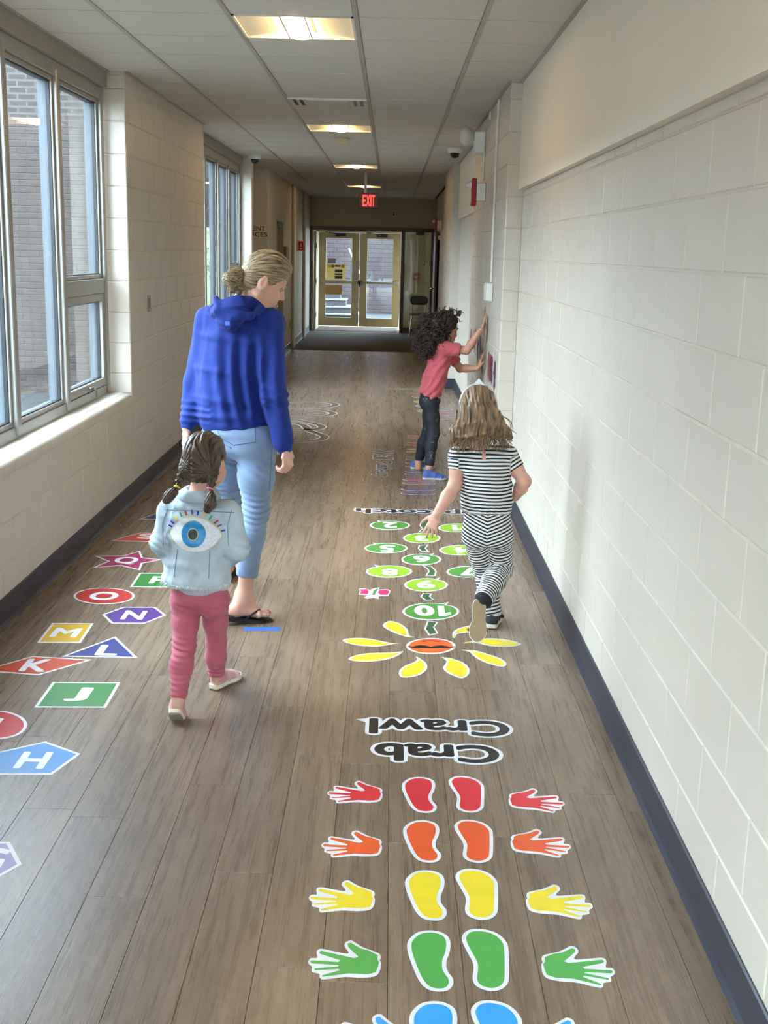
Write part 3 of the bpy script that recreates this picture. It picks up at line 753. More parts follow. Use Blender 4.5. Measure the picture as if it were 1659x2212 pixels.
# exit sign
ex = empty('exit_sign', (-.345, 17.0, 2.41)); tag(ex, 'glowing red EXIT sign hanging from the ceiling', 'exit sign')
box('housing', -.14, .14, .012, .05, -.11, .10, mat('exit_housing', srgb(70, 22, 20), .4), ex, .006)
box('stem', -.07, -.03, .02, .045, .10, ZC - 2.41, M_RAIL, ex, .004)
M_EXIT = emit('exit_red', (1.0, .035, .03), 2.6)
def text_geo(body, offset=0.0, spacing=1.0, res=6):
    c = bpy.data.curves.new('lettering', 'FONT'); c.body = body; c.offset = offset; c.space_character = spacing; c.resolution_u = res; c.fill_mode = 'FRONT'
    o = bpy.data.objects.new('lettering', c); COL.objects.link(o)
    dg = bpy.context.evaluated_depsgraph_get(); dg.update()
    me = bpy.data.meshes.new_from_object(o.evaluated_get(dg))
    V = np.array([v.co[:] for v in me.vertices]); F = [tuple(p.vertices) for p in me.polygons]
    bpy.data.objects.remove(o); bpy.data.curves.remove(c); bpy.data.meshes.remove(me)
    return V, F
def text_fit(name, body, fn, m, parent, offset=0.0, spacing=1.0, box_=None, lift=(0, -1.5e-5, 0)):
    """fn maps unit square coords (u,v in 0..1 over the plain lettering's own bounds) to xyz; offset thickens the strokes (in ems)"""
    V, F = text_geo(body, 0.0, spacing)
    if box_ is None: box_ = (V[:, 0].min() - offset, V[:, 0].max() + offset, V[:, 1].min() - offset, V[:, 1].max() + offset)
    a, b_, c_, d = box_
    VV, FF = [], []
    rings = [(0, 0)]
    if offset > 0:
        n = 8 if offset < .06 else 14
        rings += [(offset * math.cos(2 * math.pi * i / n), offset * math.sin(2 * math.pi * i / n)) for i in range(n)]
        if offset > .06: rings += [(offset * .5 * math.cos(2 * math.pi * i / 6), offset * .5 * math.sin(2 * math.pi * i / 6)) for i in range(6)]
    for q, (dx, dy) in enumerate(rings):
        n0 = len(VV); VV += [tuple(np.array(fn((v[0] + dx - a) / (b_ - a), (v[1] + dy - c_) / (d - c_))) + np.array(lift) * q) for v in V]; FF += [tuple(i + n0 for i in f) for f in F]
    return obj(name, VV, FF, m, parent), box_
for i, chx in enumerate('EXIT'):
    x0 = (-.087, -.036, .022, .045)[i]; wd = (.042, .052, .015, .042)[i]
    text_fit('letter', chx, lambda u, v: (x0 + u * wd, .006, -.078 + .156 * v), M_EXIT, ex, .02)
# office sign on the wall facing down the corridor
sg = empty('office_sign', (-1.94, ALC[1] - .006, 1.945)); tag(sg, 'cream office sign with black capitals partly hidden by the window corner', 'sign')
box('plate', -.27, .235, -.003, .005, -.088, .088, M_SIGNP, sg, .002)
text_fit('letters_top_line', 'STUDENT', lambda u, v: (-.235 + .405 * u, -.004, .008 + .06 * v), M_INK, sg, .012)
text_fit('letters_bottom_line', 'SERVICES', lambda u, v: (-.235 + .435 * u, -.004, -.072 + .06 * v), M_INK, sg, .012)
# fire extinguisher sign, projecting
fx = empty('extinguisher_sign', (XL, 22.0, 1.775)); tag(fx, 'small red fire extinguisher sign projecting from the far left wall', 'sign')
box('plate', .001, .115, -.004, .004, -.09, .09, mat('sign_border', srgb(226, 190, 160), .5), fx, .001)
box('red_field', .012, .104, -.006, -.004, -.078, .078, mat('sign_red', srgb(170, 30, 22), .5), fx)
obj('extinguisher_symbol', [(.05, -.0065, -.02), (.068, -.0065, -.02), (.068, -.0065, .035), (.059, -.0065, .055), (.05, -.0065, .035)], [(0, 1, 2, 3, 4)], M_WHITE, fx)
obj('arrow_symbol', [(.03, -.0065, -.045), (.059, -.0065, -.066), (.088, -.0065, -.045)], [(0, 1, 2)], M_WHITE, fx)
# door recess and fittings on the far left wall
dl = struct(empty('door_6', (XL, 17.95, 0)))
box('leaf', -.2, -.15, .05, 1.0, 0, 2.05, mat('tan_door', srgb(150, 132, 106), .5), dl, .003)
box('frame', -.22, .01, 0, .05, 0, 2.12, M_DOORP, dl, .003); box('frame', -.22, .01, 1.0, 1.05, 0, 2.12, M_DOORP, dl, .003); box('frame_head', -.22, .01, 0, 1.05, 2.05, 2.12, M_DARK, dl, .003)
raceway('cable_raceway', XL + .016, 21.3, 1.95, 2.79, 'white cable raceway above the extinguisher sign on the left wall')
tag(box('wall_cabinet', XL + .0005, XL + .06, 18.98, 19.45, 1.25, 1.75, mat('cabinet_grey', srgb(126, 112, 92), .5), None, .006), 'grey wall cabinet beside the far left doorway', 'cabinet')
for y in (19.5, 20.3): tag(box('wall_plate', XL + .0005, XL + .012, y, y + .08, .38, .52, M_STEEL, None, .003), 'low steel wall plate on the far left wall near the mat, %s of two' % ('nearer' if y < 20 else 'farther'), 'wall plate')
for a in (20.6, 23.2): tag(box('wall_pilaster', XL + .0005, XL + .05, a, a + .4, .0, ZC - .005, M_PAINT, None, .01), 'cream pilaster strip on the far left wall, %s' % ('before the extinguisher sign' if a < 22 else 'next to the door frame'), 'pilaster')
# steel plate on the left wall between the windows
sw = empty('wall_plate', (XL, 8.465, 1.31)); tag(sw, 'narrow vertical steel plate on the left wall between the windows', 'wall plate')
box('plate', .0005, .006, -.05, .05, -.058, .058, M_STEEL, sw, .002); box('slot', .006, .0075, -.012, .012, -.035, .035, M_DARK, sw)
# ================================================================== vinyl floor stickers
SM = {}
def vinyl(*c):
    k = 'vinyl_%d_%d_%d' % c
    return mat(k, srgb(*c), .32, noise=(14, .05))
V_WHITE = vinyl(232, 232, 236); V_BLACK = vinyl(26, 26, 28)
ZS = (.0006, .0011, .0016, .0021)
def catmull(P, n=6, closed=True):
    P = [np.array(p, float) for p in P]; out = []; m = len(P)
    for i in range(m):
        p0, p1, p2, p3 = P[(i - 1) % m], P[i], P[(i + 1) % m], P[(i + 2) % m]
        for t in np.linspace(0, 1, n, endpoint=False):
            out.append(.5 * ((2 * p1) + (-p0 + p2) * t + (2 * p0 - 5 * p1 + 4 * p2 - p3) * t * t + (-p0 + 3 * p1 - 3 * p2 + p3) * t ** 3))
    return out
def area(P): return .5 * sum(P[i][0] * P[(i + 1) % len(P)][1] - P[(i + 1) % len(P)][0] * P[i][1] for i in range(len(P)))
def ccw(P): return list(P) if area(P) > 0 else list(reversed(P))
def grow(P, d):
    """outline offset outwards by d (negative: inwards), mitred"""
    P = [np.array(p[:2], float) for p in ccw(P)]; n = len(P); out = []
    for i in range(n):
        a, b_, c_ = P[i - 1], P[i], P[(i + 1) % n]
        e1 = b_ - a; e2 = c_ - b_; e1 = e1 / (np.linalg.norm(e1) + 1e-9); e2 = e2 / (np.linalg.norm(e2) + 1e-9)
        n1 = np.array([e1[1], -e1[0]]); n2 = np.array([e2[1], -e2[0]]); m_ = n1 + n2; l = np.linalg.norm(m_)
        m_ = m_ / l if l > 1e-6 else n1
        out.append(b_ + m_ * d / max(.45, m_.dot(n1)))
    return out
def plate(name, P, z, m, parent=None, origin=None):
    P = ccw([tuple(p[:2]) for p in P])
    o = origin if origin is not None else (0, 0)
    V = [(p[0] - o[0], p[1] - o[1], z) for p in P]
    F = tessellate_polygon([[Vector((p[0], p[1], 0)) for p in P]])
    n_ = len(V); V += [(v[0], v[1], z - .0004) for v in V]
    F2 = []
    for f in F:
        a, b_, c_ = [np.array(V[i][:2]) for i in f]
        F2.append(tuple(f) if np.cross(b_ - a, c_ - a) > 0 else tuple(reversed(f)))
    F2 += [(i, i + n_, (i + 1) % n_ + n_, (i + 1) % n_)[::-1] for i in range(n_)]
    return obj(name, V, F2, m, parent)
def px(L): return [fl(x, y) for x, y in L]
def cen(P): P = np.array([p[:2] for p in P]); return tuple((P.min(0) + P.max(0)) / 2)
def letter(name, body, parent, org, quad, m, rot=0, offset=.03, z=ZS[2], spacing=1.0, back=None, backoff=.11):
    """quad = world (x0, x1, y0, y1) of the lettering; rot 0 upright for the viewer, 180 turned to face the other way, 90 reads towards the viewer"""
    x0, x1, y0, y1 = quad
    def f(zz):
        if rot == 0: return lambda u, v: (x0 + (x1 - x0) * u - org[0], y0 + (y1 - y0) * v - org[1], zz)
        if rot == 180: return lambda u, v: (x1 - (x1 - x0) * u - org[0], y1 - (y1 - y0) * v - org[1], zz)
        return lambda u, v: (x0 + (x1 - x0) * v - org[0], y1 - (y1 - y0) * u - org[1], zz)
    o, bx_ = text_fit(name, body, f(z), m, parent, offset, spacing, None, (0, 0, 1.5e-5))
    if back is not None: text_fit('white_outline', body, f(z - .0004), back, parent, backoff, spacing, bx_, (0, 0, 1.2e-5))
    return o
def letter_quad(cx, cy_, w, h):
    """a letter standing around the photographed point (cx, cy), w x h metres"""
    X, Y = fl(cx, cy_); return (X - w / 2, X + w / 2, Y - h / 2, Y + h / 2)
def panel_sticker(ch, outline, colour, label, lq, smooth=False, shape='panel'):
    P = px(outline)
    if smooth: P = catmull(P, 5)
    c_ = cen(P)
    o = plate('letter_sticker', P, ZS[0], V_WHITE, None, c_); o.location = (c_[0], c_[1], 0)
    tag(o, label, 'floor sticker', 'alphabet floor stickers')
    plate('colour_panel', grow(P, -.012), ZS[1], vinyl(*colour), o, c_)
    if ch:
        if len(lq) == 6:                                    # left point, right point, top row, bottom row as photographed
            (f_, l_, r_, t_, b_2) = (lq[0],) + tuple(lq[1:5]); l_, r_ = f_([l_])[0], f_([r_])[0]; mx = (l_[0] + r_[0]) / 2
            q = (fl(*l_)[0], fl(*r_)[0], fl(mx, f_([(0, b_2)])[0][1])[1], fl(mx, f_([(0, t_)])[0][1])[1])
        else: q = letter_quad(*lq)
        letter('letter', ch, o, c_, q, V_WHITE, 0, .032)
    return o
def c5(L): return [(x / 3.95, 1060 + y / 3.95) for x, y in L]
def c8(L): return [(x / 2.592, 1480 + y / 2.592) for x, y in L]
GRN, ORG, BLU, YEL, PUR, REDC, PNK, SKY = (44, 124, 50), (196, 66, 34), (40, 50, 122), (214, 170, 32), (82, 46, 124), (190, 40, 40), (160, 32, 90), (46, 134, 204)
panel_sticker('J', c5([(450, 1633), (1028, 1636), (905, 1852), (290, 1850)]), GRN, 'green rectangle floor sticker with letter J', (c5, (548, 1770), (805, 1685), 1680, 1800, 0))
panel_sticker('K', c5([(280, 1412), (788, 1443), (330, 1575), (-175, 1538)]), ORG, 'orange kite floor sticker with letter K', (c5, (190, 1500), (415, 1505), 1438, 1548, 0))
panel_sticker('L', c5([(985, 1245), (1175, 1427), (525, 1416)]), BLU, 'blue triangle floor sticker with letter L', (c5, (805, 1400), (998, 1400), 1318, 1409, 0))
panel_sticker('M', c5([(445, 1130), (800, 1132), (690, 1298), (315, 1297)]), YEL, 'yellow rectangle floor sticker with letter M', (c5, (412, 1252), (712, 1175), 1173, 1255, 0))
panel_sticker('N', c5([(1055, 992), (1325, 993), (1418, 1063), (1230, 1136), (950, 1134), (870, 1058)]), PUR, 'purple hexagon floor sticker with letter N', (c5, (1022, 1100), (1263, 1028), 1025, 1103, 0))
panel_sticker('O', c5([(888 + 262 * math.cos(t) + 8 * math.sin(t), 899 + 70 * math.sin(t) - 3 * math.cos(t)) for t in np.linspace(0, 2 * math.pi, 36, endpoint=False)]), REDC, 'red round floor sticker with letter O', (c5, (765, 898), (1012, 898), 864, 936, 0))
panel_sticker('P', c5([(1190, 703), (1600, 706), (1520, 825), (1108, 822)]), GRN, 'green rectangle floor sticker with letter P beside the girl in denim', (c5, (1265, 790), (1440, 750), 733, 794, 0))
panel_sticker('Q', c5([(1195, 513), (1220, 572), (1385, 588), (1218, 620), (1195, 680), (1030, 640), (785, 660), (918, 602), (803, 556), (1045, 555)]), PNK, 'magenta star floor sticker with letter Q', (c5, (972, 600), (1182, 595), 567, 631, 0))
panel_sticker('S', c5([(945, 427), (1200, 357), (1600, 375), (1330, 440)]), ORG, 'orange kite floor sticker with letter S', (318, 1159, .11, .12))
panel_sticker('T', c5([(1185, 245), (1390, 172), (1520, 246)]), BLU, 'far blue triangle floor sticker beside the girl in denim', (352, 1112, .08, .09))
panel_sticker('R', c5([(1560, 460), (1760, 462), (1820, 500), (1760, 540), (1560, 540), (1490, 500)]), PUR, 'purple hexagon floor sticker hidden behind the girl in denim', (418, 1186, .1, .11))
panel_sticker('V', c5([(1690, -60), (1790, -62), (1920, -40), (1900, 0), (1790, 12), (1680, -10)]), PNK, 'pink floor sticker between the girl in denim and the woman', (450, 1056, .1, .1))
panel_sticker('H', c8([(255, 315), (452, 385), (290, 503), (-110, 503), (-160, 408)]), SKY, 'light blue pentagon floor sticker with letter H', (c8, (68, 468), (303, 377), 375, 470, 0))
panel_sticker('I', [(-10 + 69 * math.cos(t), 1566 + 31 * math.sin(t)) for t in np.linspace(0, 2 * math.pi, 36, endpoint=False)], REDC, 'red round floor sticker cut by the left picture edge', (-14, 1566, .04, .12))
panel_sticker('G', c8([(-130, 874), (55, 878), (122, 1003), (-20, 1085), (-205, 1080), (-262, 950)]), (120, 82, 160), 'purple hexagon floor sticker at the lower left edge', (-30, 1857, .11, .13))
panel_sticker('E', c8([(-420, 640), (-240, 640), (-250, 800), (-430, 800)]), YEL, 'yellow floor sticker just outside the left edge', (-130, 1757, .1, .1)) if False else None

# ---- crab crawl feet and hands
def c6(L): return [(640 + x / 2.37, 1500 + y / 2.37) for x, y in L]
FOOT_L = c6([(590, 935), (625, 912), (680, 908), (725, 922), (740, 950), (735, 990), (722, 1020), (720, 1055), (732, 1080), (748, 1100), (750, 1120), (735, 1138), (700, 1142), (660, 1132), (630, 1100), (605, 1050), (585, 1000), (578, 960)])
FOOT_R = c6([(845, 925), (870, 905), (920, 903), (975, 918), (1012, 950), (1020, 985), (1020, 1090), (1012, 1120), (985, 1138), (945, 1140), (905, 1125), (893, 1100), (898, 1060), (893, 1030), (870, 990), (848, 950)])
HAND_C = c6([(388, 1012), (350, 993), (310, 983), (285, 970), (262, 958), (248, 962), (250, 975), (266, 990), (285, 1006), (298, 1018), (278, 1024), (200, 1008), (125, 992), (114, 997), (120, 1005), (212, 1032), (205, 1040), (78, 1033), (74, 1039), (80, 1045), (205, 1053), (203, 1058), (92, 1068), (94, 1074), (205, 1069), (212, 1075), (128, 1096), (130, 1102), (250, 1088), (340, 1092), (378, 1084), (388, 1060), (394, 1042), (386, 1030)])
HAND_W = c6([(396, 1005), (402, 1022), (397, 1034), (403, 1046), (395, 1082), (368, 1101), (300, 1105), (232, 1102), (140, 1112), (118, 1106), (116, 1090), (98, 1085), (80, 1078), (82, 1060), (68, 1048), (65, 1036), (78, 1022), (106, 1021), (103, 996), (120, 983), (165, 990), (243, 1004), (250, 994), (233, 972), (240, 955), (266, 948), (292, 962), (322, 978), (365, 992)])
fL, fR = catmull(px(FOOT_L), 4), catmull(px(FOOT_R), 4)
hW, hC = px(HAND_W), px(HAND_C)
hW = catmull(hW, 3)
cL, cR_, cH = cen(fL), cen(fR), cen(hW)
fL = [(p[0] - cL[0], p[1] - cL[1]) for p in fL]; fR = [(p[0] - cR_[0], p[1] - cR_[1]) for p in fR]
hW = [(p[0] - cH[0], p[1] - cH[1]) for p in hW]; hC = [(p[0] - cH[0], p[1] - cH[1]) for p in hC]
hWr = [(-p[0], p[1]) for p in hW]; hCr = [(-p[0], p[1]) for p in hC]
def sticker_proto(name, out, inn, m):
    o = plate(name, out, ZS[0], V_WHITE); plate('colour_shape', inn, ZS[1], m, o); return o
def place_sticker(name, out, inn, colour, p, lb, group, rot=0, sc=1.0):
    o = sticker_proto(name, out, inn, vinyl(*colour)); o.location = (p[0], p[1], 0); o.rotation_euler = (0, 0, rot); o.scale = (sc, sc, 1)
    tag(o, lb, 'floor sticker', group); return o
rowc = [('red', (214, 44, 56)), ('orange', (228, 90, 42)), ('yellow', (236, 210, 44)), ('green', (82, 166, 78)), ('blue', (54, 158, 230))]
fLp = [(905, 1716), (911, 1816), (919, 1932), (928, 2073), (938, 2240)]
fRp = [(1010, 1715), (1026, 1816), (1033, 1930), (1052, 2071), (1078, 2240)]
hLp = [(767, 1711), (760, 1823), (739, 1936), (745, 2073), (800, 2240)]
hRp = [(1159, 1728), (1168, 1820), (1208, 1946), (1248, 2086), (1240, 2250)]
for i, (nm, c_) in enumerate(rowc):
    place_sticker('foot_sticker', grow(fL, .011), fL, c_, fl(*fLp[i]), nm + ' left footprint floor sticker with white border', 'crab crawl footprints')
    place_sticker('foot_sticker', grow(fR, .011), fR, c_, fl(*fRp[i]), nm + ' right footprint floor sticker with white border', 'crab crawl footprints')
    place_sticker('hand_sticker', hW, hC, c_, fl(*hLp[i]), nm + ' handprint floor sticker pointing left', 'crab crawl handprints', rot=-.1 if i == 4 else 0)
    place_sticker('hand_sticker', hWr, hCr, c_, fl(*hRp[i]), nm + ' handprint floor sticker pointing right', 'crab crawl handprints', rot=-.12)
def word(name, body, quad_px, lb, rot=180, sp_=1.0, off=.035, backoff=.10):
    (xa, ya), (xb, yb_) = quad_px
    x0, y0 = fl(xa, yb_); x1, y1 = fl(xb, ya)
    xm0 = fl(xa, (ya + yb_) / 2)[0]; xm1 = fl(xb, (ya + yb_) / 2)[0]; ym0 = fl((xa + xb) / 2, yb_)[1]; ym1 = fl((xa + xb) / 2, ya)[1]
    q = (xm0, xm1, ym0, ym1); c_ = ((xm0 + xm1) / 2, (ym0 + ym1) / 2)
    t = empty(name, (c_[0], c_[1], 0)); tag(t, lb, 'floor lettering')
    letter('black_letters', body, t, c_, q, V_BLACK, rot, off, ZS[1], sp_, V_WHITE, backoff); return t
word('word_sticker', 'Crawl', ((797, 1555), (1100, 1589)), 'upside-down black floor lettering Crawl with white outline')
word('word_sticker', 'Crab', ((808, 1608), (1078, 1647)), 'upside-down black floor lettering Crab with white outline')
word('word_sticker', 'Hopscotch', ((768, 1099), (1086, 1112)), 'upside-down black floor lettering Hopscotch beyond the leaves')
word('word_sticker', 'Wall', ((806, 973), (848, 992)), 'sideways black floor lettering Wall beside the coloured footprints', rot=90, sp_=1.05, backoff=.08)
word('word_sticker', 'Push-up', ((804, 997), (846, 1030)), 'sideways black floor lettering Push-up beside the coloured footprints', rot=90, sp_=1.05, backoff=.08)
# pale stray end of the lettering's outline
tag(plate('tape_sliver', px([(768, 1554), (790, 1552), (797, 1556), (790, 1560)]), ZS[0], V_WHITE), 'thin white vinyl sliver at the left of the word Crawl', 'floor sticker')

# ---- hopscotch vine: leaves with numerals, stem pieces, butterfly, sun flower
def c4(L): return [(720 + x / 3.95, 1060 + y / 3.95) for x, y in L]
LEAF = []
def leaf_outline(x0, x1, y0, y1, tip):
    cx, cy_, rx, ry = (x0 + x1) / 2, (y0 + y1) / 2, (x1 - x0) / 2, (y1 - y0) / 2; P = []
    for t in np.linspace(0, 360, 44, endpoint=False):
        r_ = math.radians(t); P.append((t, cx + rx * math.cos(r_), cy_ + ry * math.sin(r_)))
    if tip:
        ang = {'ur': 302, 'ul': 235}[tip]
        out = []
        for t, x, y in P:
            if abs(t - ang) < 1: t = ang
            out.append((x, y))
        i = min(range(len(P)), key=lambda q: abs(P[q][0] - ang))
        s = 1 if tip == 'ur' else -1
        x, y = out[i]; out[i] = (x + s * rx * .10, y - ry * .30)
        j = (i + s) % len(out); out[j] = (out[j][0] - s * rx * .10, out[j][1] + ry * .02)
        return out
    return [(x, y) for t, x, y in P]
DG, LG = (80, 146, 62), (150, 190, 52)
leaves = [('1', (893, 1210, 280, 355), None, LG, (1080, 318), 'light green leaf floor sticker with number one'),
          ('2', (310, 655, 258, 333), 'ul', DG, (483, 294), 'dark green leaf floor sticker with number two'),
          ('3', (595, 915, 360, 449), None, LG, (755, 405), 'light green leaf floor sticker with number three under a hand'),
          ('4', (903, 1262, 465, 551), None, LG, (1100, 506), 'light green leaf floor sticker with number four'),
          ('5', (266, 635, 448, 534), 'ul', DG, (460, 493), 'dark green leaf floor sticker with number five'),
          ('6', (580, 921, 538, 636), 'ur', DG, (752, 584), 'dark green leaf floor sticker with number six'),
          ('7', (965, 1330, 645, 741), None, DG, (1150, 692), 'dark green leaf floor sticker with number seven'),
          ('8', (278, 673, 638, 742), 'ul', LG, (482, 696), 'light green leaf floor sticker with number eight'),
          ('9', (605, 978, 748, 861), 'ur', LG, (786, 802), 'light green leaf floor sticker with number nine'),
          ('10', (590, 1074, 957, 1105), 'ur', DG, (845, 1027), 'largest dark green leaf floor sticker with number ten')]
NUMBOX = {'10': (690, 1000, 983, 1072), '9': (710, 870, 768, 836), '6': (680, 828, 555, 613), '8': (412, 555, 667, 726), '5': (393, 530, 464, 523), '2': (420, 547, 271, 319), '3': (695, 815, 384, 431), '4': (1025, 1180, 482, 536), '7': (1075, 1230, 656, 726), '1': (1010, 1100, 296, 341)}
for ch_, b4, tip, col_, lc, lb in leaves:
    P = px(c4(leaf_outline(*b4, tip))); c_ = cen(P)
    o = plate('leaf_sticker', P, ZS[0], V_WHITE, None, c_); o.location = (c_[0], c_[1], 0); tag(o, lb, 'floor sticker', 'hopscotch leaves')
    plate('leaf_panel', grow(P, -.012), ZS[1], vinyl(*col_), o, c_)
    xa, xb, ya, yb_ = NUMBOX[ch_]; (xa, ya), (xb, yb_) = c4([(xa, ya), (xb, yb_)]); ym = (ya + yb_) / 2
    qd = (fl(xa, ym)[0], fl(xb, ym)[0], fl((xa + xb) / 2, yb_)[1], fl((xa + xb) / 2, ya)[1])
    if ch_[0] == '1':                                        # a 1 with a flag, turned to face the other way
        wx = (qd[1] - qd[0]) * (1.0 if ch_ == '1' else .36); x1_ = qd[1]
        plate('numeral', [(x1_ - wx * a, qd[3] - (qd[3] - qd[2]) * b2) for a, b2 in ((.45, 0), (.95, 0), (.95, 1), (.55, 1), (.0, .80), (.0, .58), (.45, .68))], ZS[2], V_WHITE, o, c_)
        if ch_ == '10': letter('numeral', '0', o, c_, (qd[0], qd[1] - wx * 1.22, qd[2], qd[3]), V_WHITE, 180, .05)
    else: letter('numeral', ch_, o, c_, qd, V_WHITE, 180, .04)
stems = [[(790, 252), (840, 248), (800, 275), (790, 310), (815, 345), (740, 350), (770, 325), (745, 300), (755, 270)],
         [(740, 470), (800, 463), (778, 492), (805, 520), (755, 515), (732, 492)],
         [(770, 640), (835, 650), (870, 690), (860, 725), (800, 722), (825, 690), (810, 665)],
         [(775, 878), (828, 882), (812, 902), (845, 930), (790, 932), (755, 903)],
         [(815, 1115), (878, 1124), (850, 1165), (880, 1215), (825, 1228), (790, 1180)]]
for i, s_ in enumerate(stems):
    P = px(c4(s_)); c_ = cen(P); o = plate('stem_sticker', grow(P, .008), ZS[0], V_WHITE, None, c_); o.location = (c_[0], c_[1], 0)
    tag(o, ('farthest vine stem floor sticker, by number three', 'vine stem floor sticker between numbers three and six', 'vine stem floor sticker between numbers six and nine', 'vine stem floor sticker between numbers nine and ten', 'vine stem floor sticker between number ten and the sun')[i], 'floor sticker', 'dark green vine stem stickers')
    plate('stem_panel', P, ZS[1], vinyl(62, 96, 56), o, c_)
# butterfly
bf = px(c4([(215, 838), (265, 832), (310, 848), (345, 835), (395, 826), (388, 845), (470, 842), (490, 858), (470, 898), (400, 896), (385, 905), (390, 925), (345, 915), (290, 922), (262, 912), (300, 893), (212, 885), (228, 860)])); c_ = cen(bf)
o = plate('butterfly_sticker', bf, ZS[0], V_WHITE, None, c_); o.location = (c_[0], c_[1], 0); tag(o, 'small pink and white butterfly floor sticker beside the leaves', 'floor sticker')
plate('wing_panel', px(c4([(222, 843), (290, 840), (302, 868), (290, 884), (222, 880), (240, 862)])), ZS[1], vinyl(206, 40, 110), o, c_)
plate('wing_panel', px(c4([(390, 852), (460, 848), (480, 862), (462, 890), (400, 888), (382, 872)])), ZS[1], vinyl(206, 40, 110), o, c_)
plate('body_panel', px(c4([(330, 890), (345, 850), (385, 832), (370, 856), (352, 892)])), ZS[1], vinyl(74, 140, 70), o, c_)
# sun flower with sunglasses
sun = empty('sun_sticker', (*fl(930, 1396), 0)); tag(sun, 'orange sun face floor sticker with sunglasses and yellow petals', 'floor sticker')
so_ = fl(930, 1396)
face = px(c4([(832 + 212 * math.cos(t), 1326 + 68 * math.sin(t)) for t in np.linspace(0, 2 * math.pi, 40, endpoint=False)]))
plate('face_border', face, ZS[0], V_WHITE, sun, so_); plate('face_disc', grow(face, -.013), ZS[1], vinyl(228, 104, 44), sun, so_)
plate('sunglasses', px(c4([(630, 1328), (690, 1333), (700, 1326), (745, 1321), (795, 1325), (835, 1337), (870, 1326), (920, 1322), (965, 1328), (985, 1336), (1038, 1331), (1030, 1339), (970, 1344), (700, 1346), (640, 1337)])), ZS[2], V_BLACK, sun, so_)
plate('smile', px(c4([(745, 1296), (790, 1280), (830, 1276), (880, 1280), (925, 1294), (900, 1292), (830, 1284), (770, 1292)])), ZS[2], vinyl(206, 34, 74), sun, so_)
petals = [[(425, 1145), (450, 1120), (500, 1113), (570, 1135), (630, 1180), (640, 1215), (655, 1240), (697, 1250), (640, 1250), (560, 1228), (470, 1190), (432, 1165)],
          [(78, 1278), (120, 1262), (220, 1257), (320, 1265), (420, 1285), (500, 1300), (566, 1300), (500, 1312), (440, 1322), (360, 1330), (220, 1322), (120, 1300)],
          [(128, 1435), (180, 1408), (280, 1388), (400, 1384), (500, 1382), (570, 1374), (597, 1372), (560, 1402), (490, 1432), (400, 1450), (280, 1460), (170, 1452)],
          [(558, 1560), (575, 1520), (620, 1490), (690, 1462), (716, 1440), (706, 1416), (745, 1435), (785, 1465), (802, 1500), (785, 1540), (730, 1575), (650, 1592), (580, 1590)],
          [(920, 1420), (965, 1425), (1030, 1438), (1110, 1468), (1155, 1510), (1160, 1555), (1130, 1590), (1085, 1600), (1020, 1578), (960, 1545), (936, 1510), (955, 1480), (965, 1455), (945, 1435)],
          [(1092, 1360), (1150, 1360), (1220, 1366), (1320, 1395), (1420, 1430), (1472, 1465), (1470, 1495), (1420, 1500), (1330, 1478), (1240, 1440), (1190, 1405), (1160, 1375)],
          [(1107, 1303), (1170, 1285), (1270, 1263), (1400, 1262), (1530, 1282), (1602, 1308), (1550, 1328), (1440, 1334), (1320, 1322), (1230, 1300), (1170, 1296)],
          [(1015, 1235), (1022, 1205), (1060, 1178), (1120, 1160), (1200, 1145), (1290, 1140), (1340, 1150), (1300, 1185), (1200, 1205), (1100, 1215), (1055, 1225), (1040, 1252), (1022, 1255)]]
for P in petals:
    P = catmull(px(c4(P)), 3); b_ = plate('petal_border', P, ZS[0], V_WHITE, sun, so_); plate('petal', grow(P, -.011), ZS[1], vinyl(234, 208, 48), b_, so_)
# ---- wall push-up feet, in pairs pointing at the wall
rows = [('purple', (74, 48, 130), 1058.2, 1066.6, 903), ('pink', (176, 62, 110), 1037.3, 1044.8, 905), ('indigo', (92, 92, 150), 1019.2, 1025, 908), ('light blue', (120, 138, 178), 1001, 1008, 908), ('green', (120, 132, 82), 987.6, 992.6, 908), ('yellow', (206, 172, 70), 971, 976.6, 908), ('orange', (190, 104, 66), 957, 962, 908), ('red orange', (182, 92, 70), 941.8, 946, 908)]
for nm, c_, ya, yb_, xc in rows:
    for q, yy in enumerate((ya, yb_)):
        o = place_sticker('foot_sticker', grow(fL, .010), fL, c_, fl(xc, yy), '%s footprint floor sticker pointing at the right wall, %s of its pair' % (nm, 'farther' if q == 0 else 'nearer'), 'wall push-up footprints', rot=math.pi / 2 * (1 if q else 1))
        o.scale = (.5 if yy > 1000 else .42, 1.1, 1) if False else (.62, 1.0, 1)
# ---- further activity stickers, small and far
far = [((911, 840), (880, 902), .035, (190, 178, 160)), ]
for i, (x, y, w, h_, c_, nm) in enumerate([(895, 849, .20, .18, (160, 104, 78), 'orange'), (905, 857, .16, .18, (170, 120, 84), 'tan'), (912, 868, .18, .22, (196, 176, 62), 'yellow'), (914, 877, .16, .22, (150, 156, 180), 'pale blue'), (955, 884, .22, .22, (120, 108, 104), 'grey'), (962, 894, .26, .24, (150, 98, 112), 'pink'), (958, 903, .22, .2, (140, 110, 110), 'mauve'), (915, 888, .12, .2, (170, 150, 90), 'ochre')]):
    X, Y = fl(x, y); E_ = [(w / 2 * math.cos(t), h_ / 2 * math.sin(t)) for t in np.linspace(0, 2 * math.pi, 24, endpoint=False)]
    o = plate('oval_sticker', grow(E_, .01), ZS[0], V_WHITE); plate('colour_panel', E_, ZS[1], vinyl(*c_), o); o.location = (X, Y, 0)
    tag(o, 'small far %s oval floor sticker behind the girl at the wall' % nm, 'floor sticker', 'far oval stickers')
